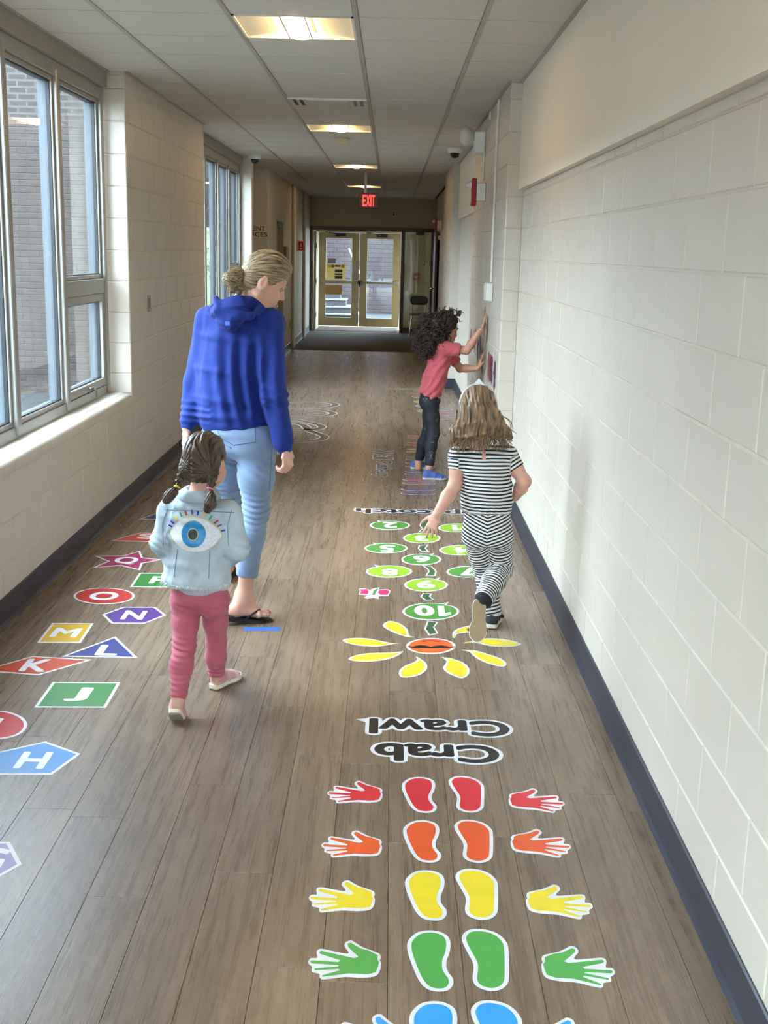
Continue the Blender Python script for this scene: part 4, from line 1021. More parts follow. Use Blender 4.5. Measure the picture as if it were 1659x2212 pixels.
X, Y = fl(893, 841); tag(MB().build('x', None) if False else plate('caption_sticker', [(X - .35, Y - .09), (X + .32, Y - .09), (X + .32, Y + .09), (X - .35, Y + .09)], ZS[0], mat('caption_vinyl', srgb(150, 140, 122), .4, noise=(30, .5))), 'thin pale caption strip beyond the far oval stickers', 'floor sticker')
# ---- looping path line on the floor behind the woman
def ribbon(P, w):
    P = [np.array(p) for p in P]; L_, R_ = [], []
    for i in range(len(P)):
        t = P[min(i + 1, len(P) - 1)] - P[max(i - 1, 0)]; t = t / (np.linalg.norm(t) + 1e-9); n_ = np.array([-t[1], t[0]]); L_.append(P[i] + n_ * w / 2); R_.append(P[i] - n_ * w / 2)
    V = [(*p, 0) for p in L_] + [(*p, 0) for p in R_]; m_ = len(P)
    return V, [(i + m_, i + 1 + m_, i + 1, i) for i in range(m_ - 1)]
def c3(L): return [(560 + x / 4.1475, 760 + y / 4.1475) for x, y in L]
def op(L, n=8): 
    L = [np.array(p, float) for p in L]; L = [2 * L[0] - L[1]] + L + [2 * L[-1] - L[-2]]; out = []
    for i in range(1, len(L) - 2):
        p0, p1, p2, p3 = L[i - 1:i + 3]
        for t in np.linspace(0, 1, n, endpoint=(i == len(L) - 3)):
            out.append(.5 * ((2 * p1) + (-p0 + p2) * t + (2 * p0 - 5 * p1 + 4 * p2 - p3) * t * t + (-p0 + 3 * p1 - 3 * p2 + p3) * t ** 3))
    return out
loops = [[(120, 460), (260, 452), (420, 447), (560, 450), (640, 458), (683, 473), (640, 490), (520, 500), (350, 500), (200, 495)],
         [(200, 515), (330, 512), (480, 515), (600, 530), (662, 552), (600, 572), (470, 580), (330, 576), (200, 572)],
         [(200, 610), (330, 612), (440, 632), (520, 650), (562, 672), (520, 692), (420, 697), (300, 698), (200, 698)],
         [(240, 632), (340, 642), (400, 660), (450, 705), (520, 732), (583, 758), (560, 782), (470, 798), (340, 806), (240, 808)]]
lp = empty('looping_line_sticker', (*fl(690, 910), 0)); tag(lp, 'thin white looping path lines on the floor beyond the woman', 'floor sticker')
lo = fl(690, 910)
for L_ in loops:
    for w, z, m_ in ((.10, ZS[0], V_WHITE), (.075, ZS[1], vinyl(96, 80, 62))):
        V, F = ribbon([fl(*p) for p in c3(op(L_))], w); obj('loop_line', [(v[0] - lo[0], v[1] - lo[1], z) for v in V], F, m_, lp)
tag(plate('loop_tail_sticker', px(c3([(135, 900), (190, 893), (205, 905), (190, 918), (135, 918)])), ZS[0], V_WHITE), 'white end piece of the looping line beside the woman hand', 'floor sticker')
# ---- strip of blue tape
bt = px([(526, 1355), (606, 1354), (606, 1363), (526, 1363)]); tag(plate('blue_tape', bt, ZS[0], mat('painter_tape', srgb(62, 104, 178), .5)), 'short strip of blue painter tape on the floor by the sandal', 'tape')

# ---- handprint decals on the right pier, where the girl pushes
M_HP = [vinyl(122, 52, 58), vinyl(96, 44, 92), vinyl(64, 52, 96), vinyl(150, 70, 60)]
hands_at = [(1017, 735), (1026, 735), (1037, 745), (1047, 690), (1052, 712), (1062, 800), (1068, 812), (1055, 790), (1059, 795), (1032, 758), (1041, 780)]
hx = [(-p[1], p[0]) for p in hW]; hy = [(-p[1], p[0]) for p in hC]
for i, (x, y) in enumerate(hands_at):
    p = onx(x, y, XP)
    if p[1] > 10.95 or p[1] < 8.0: continue
    F0 = None
    def mk(P, d, name, m_, par):
        P = ccw(P); F = tessellate_polygon([[Vector((q[0], q[1], 0)) for q in P]])
        F2 = []
        for f in F:
            a, b_, c_ = [np.array(P[q]) for q in f]
            F2.append(tuple(reversed(f)) if np.cross(b_ - a, c_ - a) > 0 else tuple(f))
        return obj(name, [(-d, -q[0] * 1.0, q[1] * 1.0) for q in P], [tuple(reversed(f)) for f in F2], m_, par)
    o = mk([(u * 1.15, v * 1.15) for u, v in hx], .0012, 'hand_decal', M_HP[i % 4], None); o.location = (XP, p[1], p[2])
    tag(o, ['dark red', 'plum', 'indigo', 'rust'][i % 4] + ' handprint decal on the right pier, %s from the near corner' % ['first', 'second', 'third', 'fourth', 'fifth', 'sixth', 'seventh', 'eighth', 'ninth', 'tenth', 'eleventh'][i], 'wall decal', 'handprint decals on the pier')
# ================================================================== people: smooth volumes blended together, then meshed
def A3(p): return np.asarray(p, float)
class Vol:
    def __init__(s, lo, hi, h):
        s.h = h; s.lo = A3(lo); n = np.ceil((A3(hi) - s.lo) / h).astype(int) + 1; s.n = n
        s.F = np.full(n, .2, np.float32)
    def block(s, lo, hi):
        a = np.clip(np.floor((A3(lo) - s.lo) / s.h).astype(int), 0, s.n - 1); b_ = np.clip(np.ceil((A3(hi) - s.lo) / s.h).astype(int) + 1, 1, s.n)
        sl = tuple(slice(i, j) for i, j in zip(a, b_))
        ax = [s.lo[i] + s.h * np.arange(a[i], b_[i]) for i in range(3)]
        return sl, np.stack(np.meshgrid(*ax, indexing='ij'), -1).astype(np.float32)
    def put(s, f, lo, hi, k=.01, sub=False):
        m = k + 3 * s.h
        sl, P = s.block(A3(lo) - m, A3(hi) + m)
        if P.size == 0: return s
        d = f(P); c = s.F[sl]
        if sub: d = -d; hh = np.maximum(k - np.abs(c - d), 0) / max(k, 1e-6); s.F[sl] = np.maximum(c, d) + hh * hh * k * .25
        else: hh = np.maximum(k - np.abs(c - d), 0) / max(k, 1e-6); s.F[sl] = np.minimum(c, d) - hh * hh * k * .25
        return s
    def cone(s, p0, p1, r0, r1, k=.01, sub=False):
        p0, p1 = A3(p0), A3(p1); d = p1 - p0; L2 = max(d @ d, 1e-9)
        def f(P):
            q = P - p0; t = np.clip(q @ d / L2, 0, 1); return np.linalg.norm(q - t[..., None] * d, axis=-1) - (r0 + (r1 - r0) * t)
        r = max(r0, r1); return s.put(f, np.minimum(p0, p1) - r, np.maximum(p0, p1) + r, k, sub)
    def limb(s, pts, rs, k=.012):
        for i in range(len(pts) - 1): s.cone(pts[i], pts[i + 1], rs[i], rs[i + 1], k)
        return s
    def ell(s, c, r, R=None, k=.01, sub=False):
        """ellipsoid; R rows = local axes in world"""
        c, r = A3(c), A3(r); R = np.eye(3) if R is None else A3(R)
        def f(P):
            q = (P - c) @ R.T; a = np.linalg.norm(q / r, axis=-1); b_ = np.linalg.norm(q / (r * r), axis=-1) + 1e-9; return a * (a - 1) / b_
        m = r.max(); return s.put(f, c - m, c + m, k, sub)
    def loft(s, secs, k=.01, cap=.5):
        """secs: (centre, side axis, front axis, half width, half depth)"""
        for (c0, s0, f0, a0, b0), (c1, s1, f1, a1, b1) in zip(secs[:-1], secs[1:]):
            c0, c1, s0, s1, f0, f1 = map(A3, (c0, c1, s0, s1, f0, f1)); ax = c1 - c0; L = np.linalg.norm(ax); ax = ax / L
            sd = (s0 + s1); sd = sd - ax * (sd @ ax); sd /= np.linalg.norm(sd); fr_ = np.cross(ax, sd)
            cpr = cap * min(a0, b0, a1, b1)
            def f(P):
                q = P - c0; h_ = q @ ax; t = np.clip(h_ / L, 0, 1); w = h_ - t * L
                a = a0 + (a1 - a0) * t; b_ = b0 + (b1 - b0) * t
                rr_ = np.sqrt(((q @ sd) / a) ** 2 + ((q @ fr_) / b_) ** 2 + (w / cpr) ** 2)
                return (rr_ - 1) * np.minimum(a, b_)
            m = max(a0, b0, a1, b1)
            s.put(f, np.minimum(c0, c1) - m, np.maximum(c0, c1) + m, k)
        return s
    def cut(s, p, n, k=.004, lo=None, hi=None):
        """remove what lies on the +n side of the plane through p"""
        p, n = A3(p), A3(n); n = n / np.linalg.norm(n)
        f = lambda P: -((P - p) @ n)
        return s.put(f, s.lo if lo is None else lo, (s.lo + s.h * s.n) if hi is None else hi, k, True)
    def disp(s, fn):
        """wrinkles: adds fn(points) near the surface"""
        m = np.abs(s.F) < .03
        idx = np.argwhere(m); P = s.lo + s.h * idx; s.F[m] += fn(P).astype(np.float32); return s
    def mesh(s):
        F = s.F; In = F < 0
        nx, ny, nz = [n - 1 for n in s.n]
        cnt = np.zeros((nx, ny, nz), np.int8)
        cor = [(i, j, k) for i in (0, 1) for j in (0, 1) for k in (0, 1)]
        for i, j, k in cor: cnt += In[i:nx + i, j:ny + j, k:nz + k]
        act = (cnt > 0) & (cnt < 8); C = np.argwhere(act)
        idx = np.full(act.shape, -1, np.int32); idx[act] = np.arange(len(C))
        acc = np.zeros((len(C), 3)); num = np.zeros(len(C))
        val = {c: F[C[:, 0] + c[0], C[:, 1] + c[1], C[:, 2] + c[2]] for c in cor}
        for a in cor:
            for ax in range(3):
                if a[ax] == 1: continue
                b_ = list(a); b_[ax] = 1; b_ = tuple(b_); va, vb = val[a], val[b_]; x = (va < 0) != (vb < 0)
                t = va[x] / (va[x] - vb[x]); p = np.tile(np.array(a, float), (x.sum(), 1)); p[:, ax] = t
                acc[x] += p; num[x] += 1
        V = s.lo + s.h * (C + acc / num[:, None])
        faces = []
        for ax in range(3):
            u, v = (ax + 1) % 3, (ax + 2) % 3
            sl0 = [slice(None)] * 3; sl1 = [slice(None)] * 3; sl0[ax] = slice(0, -1); sl1[ax] = slice(1, None)
            ch_ = In[tuple(sl0)] != In[tuple(sl1)]; E = np.argwhere(ch_)
            E = E[(E[:, u] > 0) & (E[:, v] > 0) & (E[:, u] < s.n[u] - 1) & (E[:, v] < s.n[v] - 1)]
            def g(du, dv):
                q = E.copy(); q[:, u] -= du; q[:, v] -= dv; return idx[q[:, 0], q[:, 1], q[:, 2]]
            Q = np.stack([g(1, 1), g(0, 1), g(0, 0), g(1, 0)], 1); ins = In[E[:, 0], E[:, 1], E[:, 2]]
            Q[~ins] = Q[~ins][:, ::-1]; faces.append(Q)
        Q = np.concatenate(faces); Q = Q[(Q >= 0).all(1)]
        return V, Q
def fast_obj(name, V, Q, m, parent=None, attrs=None):
    me = bpy.data.meshes.new(name); me.vertices.add(len(V)); me.vertices.foreach_set('co', np.asarray(V, np.float32).ravel())
    n_ = Q.shape[1]
    me.loops.add(Q.size); me.polygons.add(len(Q)); me.loops.foreach_set('vertex_index', Q.astype(np.int32).ravel())
    me.polygons.foreach_set('loop_start', np.arange(0, Q.size, n_, dtype=np.int32)); me.polygons.foreach_set('loop_total', np.full(len(Q), n_, np.int32))
    me.update(calc_edges=True); me.validate()
    me.polygons.foreach_set('use_smooth', np.ones(len(me.polygons), bool))
    for k_, a in (attrs or {}).items():
        at_ = me.attributes.new(k_, 'FLOAT_VECTOR' if a.ndim == 2 else 'FLOAT', 'POINT'); at_.data.foreach_set('vector' if a.ndim == 2 else 'value', np.asarray(a, np.float32).ravel())
    if m is not None: me.materials.append(m)
    o = bpy.data.objects.new(name, me); COL.objects.link(o)
    if parent is not None: o.parent = parent
    return o
def sines(P, seed, f, n=5):
    """smooth pseudo-noise in -1..1; f = frequency per axis (1/m)"""
    r_ = np.random.default_rng(seed); out = 0
    for i in range(n):
        d = r_.normal(size=3); d /= np.linalg.norm(d); out = out + np.sin((P * A3(f)) @ d * 2 * np.pi + r_.uniform(0, 6.28) + 1.5 * np.sin((P * A3(f)) @ r_.normal(size=3) * 2.2 + i))
    return out / n
def nrm(v): v = A3(v); return v / np.linalg.norm(v)
def frame(f, up=(0, 0, 1)):
    """rows: right, forward, up of something looking along f"""
    f = nrm(f); u = A3(up) - f * (A3(up) @ f); u = nrm(u); r = np.cross(f, u); return np.stack([r, f, u])
def put_head(v, c, R, s=1.0, child=False):
    """skull, jaw, nose, lips, ears, eye sockets blended into v; R rows right/forward/up"""
    L = lambda x, y, z: A3(c) + s * (x * R[0] + y * R[1] + z * R[2])
    v.ell(L(0, -.012, .03), s * A3((.074, .094, .09)), R, .02)
    if child:
        v.ell(L(0, .03, -.035), s * A3((.062, .058, .066)), R, .03); v.ell(L(0, .055, -.085), s * A3((.026, .022, .02)), R, .03)
        for e in (-1, 1): v.ell(L(e * .036, .056, -.045), s * A3((.026, .024, .026)), R, .03)
    else:
        v.ell(L(0, .028, -.045), s * A3((.057, .06, .075)), R, .03); v.ell(L(0, .066, -.103), s * A3((.024, .02, .018)), R, .025)
        for e in (-1, 1): v.ell(L(e * .034, .06, -.04), s * A3((.024, .024, .026)), R, .025)
        for e in (-1, 1): v.cone(L(e * .056, -.005, -.06), L(e * .02, .06, -.1), s * .018, s * .016, .03)
    v.ell(L(0, .078, .028), s * A3((.05, .014, .014)), R, .025)
    for e in (-1, 1): v.ell(L(e * .031, .092, .004), s * A3((.017, .014, .011)), R, .012, True)
    v.cone(L(0, .082, .012), L(0, .104 if not child else .094, -.026), s * .008, s * .0105, .012)
    for e in (-1, 1): v.ell(L(e * .011, .091 if not child else .084, -.032), s * A3((.009, .011, .007)), R, .008)
    v.ell(L(0, .086, -.060), s * A3((.024, .010, .0055)), R, .006); v.ell(L(0, .083, -.070), s * A3((.021, .010, .006)), R, .006)
    for e in (-1, 1):
        Re = frame(nrm(R[1] * .9 + R[0] * e * .35), R[2])
        v.ell(L(e * .077, -.012, -.008), s * A3((.010, .021, .034)), Re, .006); v.ell(L(e * .089, -.008, -.002), s * A3((.007, .011, .019)), Re, .005, True)
    return L
def put_hand(v, w, d, pn, s=1.0, curl=(.35, .4, .45, .5), thumb=1, tc=.4, spread=.12, k=.006):
    """w wrist, d towards the knuckles, pn = the way the palm looks, thumb = +1/-1 side"""
    d = nrm(d); pn = A3(pn); pn = nrm(pn - d * (pn @ d)); sd = np.cross(d, pn) * thumb
    w = A3(w); pl = .085 * s
    v.loft([(w, sd, pn, .021 * s, .016 * s), (w + d * pl * .45, sd, pn, .033 * s, .014 * s), (w + d * pl * .95, sd, pn, .038 * s, .0125 * s)], .01, .7)
    for i in range(4):
        off = (.029, .010, -.010, -.028)[i] * s; ln = (.072, .080, .074, .058)[i] * s; r = (.0085, .009, .0085, .0075)[i] * s
        p = w + d * pl * (.95, 1.0, .96, .88)[i] + sd * off; a = curl[i]; dirv = nrm(d + sd * spread * (1.2, .4, -.4, -1.2)[i])
        for j, fr_ in enumerate((.45, .31, .24)):
            th = a * (j + .6) if j else a * .8
            dd = nrm(dirv * math.cos(min(th, 2.7)) + pn * math.sin(min(th, 2.7))); q = p + dd * ln * fr_; v.cone(p, q, r * (1, .93, .85)[j], r * (.93, .85, .72)[j], k * (1.2 if j == 0 else .6)); p = q
    p = w + d * pl * .22 + sd * .024 * s; dirv = nrm(d * .75 + sd * .75 + pn * .25)
    for j, (ln, r0, r1) in enumerate(((.04, .013, .011), (.032, .0105, .0095), (.026, .0095, .0075))):
        dd = nrm(dirv + (pn * .7 + d * .5 - sd * .35) * tc * j); q = p + dd * ln * s; v.cone(p, q, r0 * s, r1 * s, k * 1.2); p = q
def hair_mat(name, dark, light, scale=60):
    m = bpy.data.materials.new(name); m.use_nodes = True; nt = m.node_tree; b = nt.nodes['Principled BSDF']
    a = nt.nodes.new('ShaderNodeAttribute'); a.attribute_name = 'strand'
    n = nt.nodes.new('ShaderNodeTexNoise'); n.inputs['Scale'].default_value = scale; n.inputs['Detail'].default_value = 4; nt.links.new(a.outputs['Vector'], n.inputs['Vector'])
    r_ = nt.nodes.new('ShaderNodeValToRGB'); r_.color_ramp.elements[0].position = .32; r_.color_ramp.elements[0].color = (*dark, 1); r_.color_ramp.elements[1].position = .68; r_.color_ramp.elements[1].color = (*light, 1)
    nt.links.new(n.outputs['Fac'], r_.inputs[0]); nt.links.new(r_.outputs[0], b.inputs['Base Color'])
    b.inputs['Roughness'].default_value = .42; b.inputs['Specular IOR Level'].default_value = .4
    bp = nt.nodes.new('ShaderNodeBump'); bp.inputs['Strength'].default_value = .5; bp.inputs['Distance'].default_value = .003; nt.links.new(n.outputs['Fac'], bp.inputs['Height']); nt.links.new(bp.outputs[0], b.inputs['Normal'])
    return m
def strands(name, curves, m, parent, r0=.0022, r1=.0006, n=4):
    """many thin tapered locks joined into one hair part"""
    k = MB(); st = []
    for ci, P in enumerate(curves):
        L = np.linspace(0, 1, len(P)); base = len(k.v); rr_ = r0 if not hasattr(r0, '__len__') else r0[ci]
        k.tube(P, [rr_ + (r1 - rr_) * t ** 1.5 for t in L], n)
        st += [(ci * .37, t * .4, 0) for t in L for _ in range(n)]
    o = k.build(name, m, parent, True)
    a = o.data.attributes.new('strand', 'FLOAT_VECTOR', 'POINT'); a.data.foreach_set('vector', np.asarray(st, np.float32).ravel())
    o['kind'] = 'stuff'
    return o
def bvh_of(*objs):
    V = []; Fs = []
    for o in objs:
        n_ = len(V); V += [o.matrix_world @ v.co for v in o.data.vertices]; Fs += [tuple(i + n_ for i in p.vertices) for p in o.data.polygons]
    return BVHTree.FromPolygons(V, Fs)
def patch(name, bv, outline, m, parent, off=.002, view=(0, 1, 0), axes=((1, 0, 0), (0, 0, 1)), origin=(0, 0, 0), rings=8, thick=.0):
    """a flat shape (outline in u,v metres about origin) laid onto a cloth surface, following it; view = direction it is pressed along"""
    u, v_, o_, d = map(A3, (axes[0], axes[1], origin, view)); P = A3(outline); c = P.mean(0); n_ = len(P); V = []
    for t in np.linspace(0, 1, rings + 1)[1:]: V += [c + (p - c) * t for p in P]
    V = [c] + V; out = []
    for q in V:
        w = o_ + u * q[0] + v_ * q[1]; hit = bv.ray_cast(Vector(w - d * .6), Vector(d)); out.append(np.array(hit[0]) - d * off if hit[0] is not None else None)
    ok = [i for i, q in enumerate(out) if q is not None]; my = np.mean([out[i] @ d for i in ok])
    out = [q if q is not None else (o_ + u * V[i][0] + v_ * V[i][1]) * (1 - np.abs(d)) + d * my for i, q in enumerate(out)]
    F = [(0, 1 + (i + 1) % n_, 1 + i) for i in range(n_)]
    for r_ in range(rings - 1):
        F += [(1 + r_ * n_ + i, 1 + r_ * n_ + (i + 1) % n_, 1 + (r_ + 1) * n_ + (i + 1) % n_, 1 + (r_ + 1) * n_ + i) for i in range(n_)]
    return obj(name, out, F, m, parent, True)
M_SKIN = mat('skin_fair', srgb(212, 160, 138), .5, noise=(40, .05), sss=.12)
M_SKIN2 = mat('skin_tan', srgb(196, 142, 116), .5, noise=(40, .05), sss=.12)
M_LIP = mat('lip', srgb(176, 96, 92), .45); M_TEETH = mat('teeth', srgb(236, 228, 216), .3); M_EYEW = mat('eye_white', srgb(150, 140, 132), .4); M_IRIS = mat('iris', srgb(62, 50, 42), .2)
def eyes(L, s, parent, child=False):
    for e in (-1, 1):
        c = L(e * .031, .0735, .003); k = MB().lathe([(.0115 * s * math.sin(t), -.0115 * s * math.cos(t)) for t in np.linspace(.001, math.pi - .001, 9)], c, n=12); ey = k.build('eye', M_EYEW, parent, True)
        c2 = L(e * .031, .0795, .003); k = MB().lathe([(.0068 * s * math.sin(t), -.0068 * s * math.cos(t)) for t in np.linspace(.001, math.pi - .001, 7)], c2, n=10); k.build('iris', M_IRIS, ey, True)
        MB().tube([L(e * .014, .089, .026), L(e * .03, .093, .032), L(e * .048, .08, .027)], [.002, .003, .0015], 6).build('eyebrow', mat('brow', srgb(92, 70, 54), .7), parent, True)
def cloth(name, col, rough=.8, noise=(30, .08), sheen=.25, bump=(600, .25, .0008)):
    return mat(name, col, rough, noise=noise, bump=bump, sheen=sheen)
# ---------------------------------------------------------------- woman in the blue hoodie
def build_woman():
    w = empty('person', (-.62, 5.3, 0)); tag(w, 'woman in bright blue hoodie and light jeans walking with head turned', 'person')
    base = A3(w.location)
    def G(name, vol, m, par=w, attrs=None):
        V, Q = vol.mesh(); a = attrs(V) if attrs else None
        return fast_obj(name, V - (base if par is w else base), Q, m, par, a)
    side, fw = nrm((.96, -.28, 0)), nrm((.28, .96, 0))
    # joints
    shL, shR = at(452, 694, 5.33), at(580, 700, 5.23)
    elL, elR = at(420, 825, 5.36), at(592, 858, 5.17)
    wrL, wrR = at(404, 922, 5.28), at(617, 968, 5.14)
    hipL, hipR = at(482, 958, 5.31), at(553, 958, 5.25)
    knL, knR = at(497, 1090, 5.52), at(553, 1104, 5.20)
    anL, anR = at(482, 1205, 5.90), at(527, 1288, 5.22)
    # head
    hc = at(569, 609, 5.27); HR = frame((.85, .22, -.42)); s = 1.05
    # ---- skin: one continuous body
    v = Vol((-1.06, 4.98, -.01), (-.30, 6.2, 1.79), .0042)
    L = put_head(v, hc, HR, s)
    nb = at(526, 662, 5.285)
    v.limb([L(0, -.03, -.05), nb, nb + A3((0, 0, -.05))], [.054, .054, .07], .03)
    v.loft([(at(516, 700, 5.28), side, fw, .15, .07), (at(512, 800, 5.28), side, fw, .13, .09), (at(512, 900, 5.28), side, fw, .13, .095), (at(516, 960, 5.28), side, fw, .145, .10)], .05)
    for sh, el, wr, f2 in ((shL, elL, wrL, 1), (shR, elR, wrR, -1)):
        v.limb([sh, el, wr], [.042, .036, .026], .02)
    for hp, kn, an in ((hipL, knL, anL), (hipR, knR, anR)):
        v.limb([hp, kn, kn + (an - kn) * .35 + A3((0, -.012, 0)), an], [.075, .05, .046, .033], .03)
    # left hand, loosely closed, seen from behind
    put_hand(v, wrL, (-.10, -.05, -1), (.75, .35, 0), 1.0, (.25, .75, .95, 1.05), thumb=-1, tc=.7)
    put_hand(v, wrR, (.14, -.05, -1), (-.8, .45, 0), 1.0, (1.0, 1.05, 1.1, 1.1), thumb=1, tc=.8)
    # feet
    def foot(heel, toe, lift):
        d = nrm(toe - heel); sd = np.cross(d, (0, 0, 1)); sd = nrm(sd); l = np.linalg.norm(toe - heel)
        return d, sd, l
    heelR, toeR = at(499, 1318, 5.17), at(578, 1326, 5.24)
    d, sd, l = foot(heelR, toeR, 0)
    up = nrm(np.cross(sd, d))
    v.ell(heelR + d * .015, (.030, .030, .028), None, .03)
    v.limb([anR, heelR + d * .03 + up * .01], [.034, .03], .03); v.limb([anR, heelR + d * l * .62 + up * .004], [.034, .022], .04)
    v.loft([(heelR + d * .02, sd, up, .026, .022), (heelR + d * l * .7, sd, up, .042, .018), (toeR - d * .02, sd, up, .044, .012)], .02)
    for i, (o_, ll, r) in enumerate(((.030, .030, .0125), (.012, .034, .009), (-.005, .028, .0085), (-.02, .02, .008), (-.034, .01, .0075))):
        b_ = toeR - d * .022 - sd * o_; v.cone(b_, b_ + d * (ll), r * 1.1, r * .85, .006)
    heelL = anL + A3((.0, -.05, 0)); heelL[2] = .045; toeL = heelL + A3((.03, .21, -.015))
    dl, sl, ll_ = foot(heelL, toeL, 0)
    v.limb([anL, heelL], [.034, .032], .03); v.limb([anL, heelL + dl * .13], [.034, .024], .03); v.loft([(heelL, sl, A3((0, 0, 1)), .028, .022), (toeL, sl, A3((0, 0, 1)), .042, .014)], .02)
    body = G('body', v, M_SKIN)
    Lb = lambda x, y, z: L(x, y, z) - base
    eyes(Lb, s, w)
    MB().tube([Lb(-.021, .088, -.064), Lb(0, .098, -.0635), Lb(.021, .088, -.064)], [.002, .0042, .002], 6).build('lips', M_LIP, w, True)
    MB().tube([Lb(.004, .0995, -.0648), Lb(.013, .0955, -.0648), Lb(.02, .090, -.0646)], [.0015, .003, .001], 6).build('teeth', M_TEETH, w, True)
    # ---- hair, pulled back to a short ponytail
    T = at(525, 592, 5.235)
    hv = Vol(hc - .26, hc + .2, .0036)
    hv.ell(L(0, -.010, .036), s * A3((.082, .095, .097)), HR, .01)
    hv.ell(L(0, -.055, -.02), s * A3((.066, .050, .066)), HR, .03)
    hv.ell(L(0, .02, .085), s * A3((.065, .07, .05)), HR, .03)
    hv.ell(L(0, .082, -.05), s * A3((.11, .072, .098)), HR, .012, True)
    for e in (-1, 1): hv.ell(L(e * .085, .0, -.026), s * A3((.03, .034, .034)), HR, .01, True)
    hv.ell(L(0, -.02, -.125), s * A3((.13, .13, .062)), HR, .012, True)
    ax = nrm(L(0, .03, .03) - T); e1 = nrm(np.cross(ax, (0, 0, 1))); e2 = np.cross(ax, e1)
    ang = lambda P: np.arctan2((P - T) @ e2, (P - T) @ e1)
    hv.disp(lambda P: .0022 * np.sin(ang(P) * 33 + 2.5 * np.sin(np.linalg.norm(P - T, axis=-1) * 40)) + .0014 * np.sin(ang(P) * 71 + 1))
    M_H = hair_mat('ash_blonde_hair', srgb(58, 44, 32), srgb(196, 168, 126), 30)
    G('hair', hv, M_H, w, lambda V: {'strand': np.stack([ang(V) * .45, np.linalg.norm(V - T, axis=-1) * .5, 0 * V[:, 0]], -1)})
    pv = Vol(T - .2, T + .12, .0036); tip = at(498, 603, 5.19)
    pv.limb([T + ax * .02, T, T - ax * .012, (T + tip) / 2 + A3((0, 0, .008)), tip, tip + A3((.005, 0, -.05))], [.02, .013, .018, .03, .032, .012], .015)
    pv.limb([T, at(517, 625, 5.2), at(513, 648, 5.2)], [.014, .014, .006], .012)
    pv.disp(lambda P: .003 * np.sin(((P - T) @ e1) * 420 + 3 * np.sin((P - T) @ e2 * 90)) + .002 * np.sin(((P - T) @ e2) * 500))
    G('ponytail', pv, M_H, w, lambda V: {'strand': np.stack([(V - T) @ e1 * 8, (V - T) @ ax * 1.0, (V - T) @ e2 * 8], -1)})
    MB().tube([T - base + (e1 * math.cos(t) + e2 * math.sin(t)) * .021 for t in np.linspace(0, 2 * math.pi, 14)], .0065, 6).build('hair_tie', M_DARK, w, True)
    MB().lathe([(.0, -.004), (.004, 0), (0, .004)], Lb(.084, -.006, -.042), n=8).build('earring', M_CHROME, w, True)
    # ---- hoodie
    M_HOOD = cloth('royal_blue_fleece', srgb(5, 40, 124), .85, (18, .10), .05)
    hv = Vol((-1.04, 4.98, .78), (-.36, 5.6, 1.66), .0052)
    secs = []
    for y, xc, hw, dp in ((672, 520, 36, .075), (692, 516, 76, .105), (730, 513, 83, .122), (800, 508, 82, .130), (860, 508, 83, .136), (893, 509, 84, .138), (912, 511, 78, .130), (926, 512, 73, .122)):
        secs.append((at(xc, y, 5.28), side, fw, hw / 478 * 1.02, dp))
    hv.loft(secs, .02, .4)
    for sh, el, wr in ((shL, elL, wrL), (shR, elR, wrR)):
        near = sh is shR
        pre = wr + (el - wr) * .16
        hv.limb([sh + (side if not near else -side) * .02, sh, el, pre], [.078, .066 if near else .060, .056 if near else .05, .050 if near else .044], .035)
        hv.limb([pre, wr + (el - wr) * .02], [.036, .034], .006)
    # creases where arm meets back
    # hood: collar roll round the neck and the bag hanging at the back
    nc = at(524, 674, 5.27)
    ringp = []
    for t in np.linspace(0, 2 * math.pi, 19):
        ringp.append(nc + side * .080 * math.cos(t) + fw * .078 * math.sin(t) + A3((0, 0, 1)) * (.005 + .03 * math.sin(t) * -1 + .02 * math.cos(t)))
    hv.limb(ringp, [.026] * 19, .02)
    bagc = at(499, 674, 5.155)
    hv.loft([(at(498, 652, 5.18), side, fw, .075, .036), (bagc, side, fw, .096, .052), (at(496, 700, 5.15), side, fw, .055, .04), (at(495, 708, 5.15), side, fw, .03, .03)], .02)
    hv.ell(at(497, 651, 5.168), (.055, .02, .034), None, .012, True)
    hv.limb([at(466, 645, 5.17), at(470, 672, 5.13), at(500, 690, 5.105), at(540, 684, 5.13), at(566, 664, 5.19)], [.014] * 5, .018)
    # opening for the neck
    hv.cone(nc + A3((0, 0, .02)), nc + A3((.03, .01, .22)), .058, .075, .01, True)
    fold = lambda P: (.008 * sines(P, 3, (7, 7, 2.0), 6) + .0034 * sines(P, 5, (16, 16, 5), 5)
                      - .005 * np.exp(-((P[:, 2] - elR[2]) / .05) ** 2) * np.sin(P[:, 2] * 160 + P[:, 0] * 60) * (P[:, 0] > -.56)
                      - .004 * np.exp(-((P[:, 2] - wrL[2] - .07) / .05) ** 2) * np.sin(P[:, 2] * 210) * (P[:, 0] < -.8))
    hv.disp(fold)
    # pulled folds running down from the shoulder blades
    tfold = lambda P: .011 * np.sin((P[:, 0] + .10 * (P[:, 2] - 1.2)) * 95 + 2.2 * np.sin(P[:, 2] * 7)) * np.clip((1.42 - P[:, 2]) / .2, 0, 1) * np.clip((P[:, 2] - .9) / .12, 0, 1) * np.exp(-((P[:, 0] + .64) / .13) ** 2)
    hv.disp(tfold)
    hood = G('hoodie', hv, M_HOOD)
    bv = bvh_of(hood)
    M_RIB = cloth('royal_blue_rib', srgb(24, 58, 168), .9, (120, .2), .2)
    # hood drawcord tag and rear label
    c0 = at(496, 700, 5.1) - base
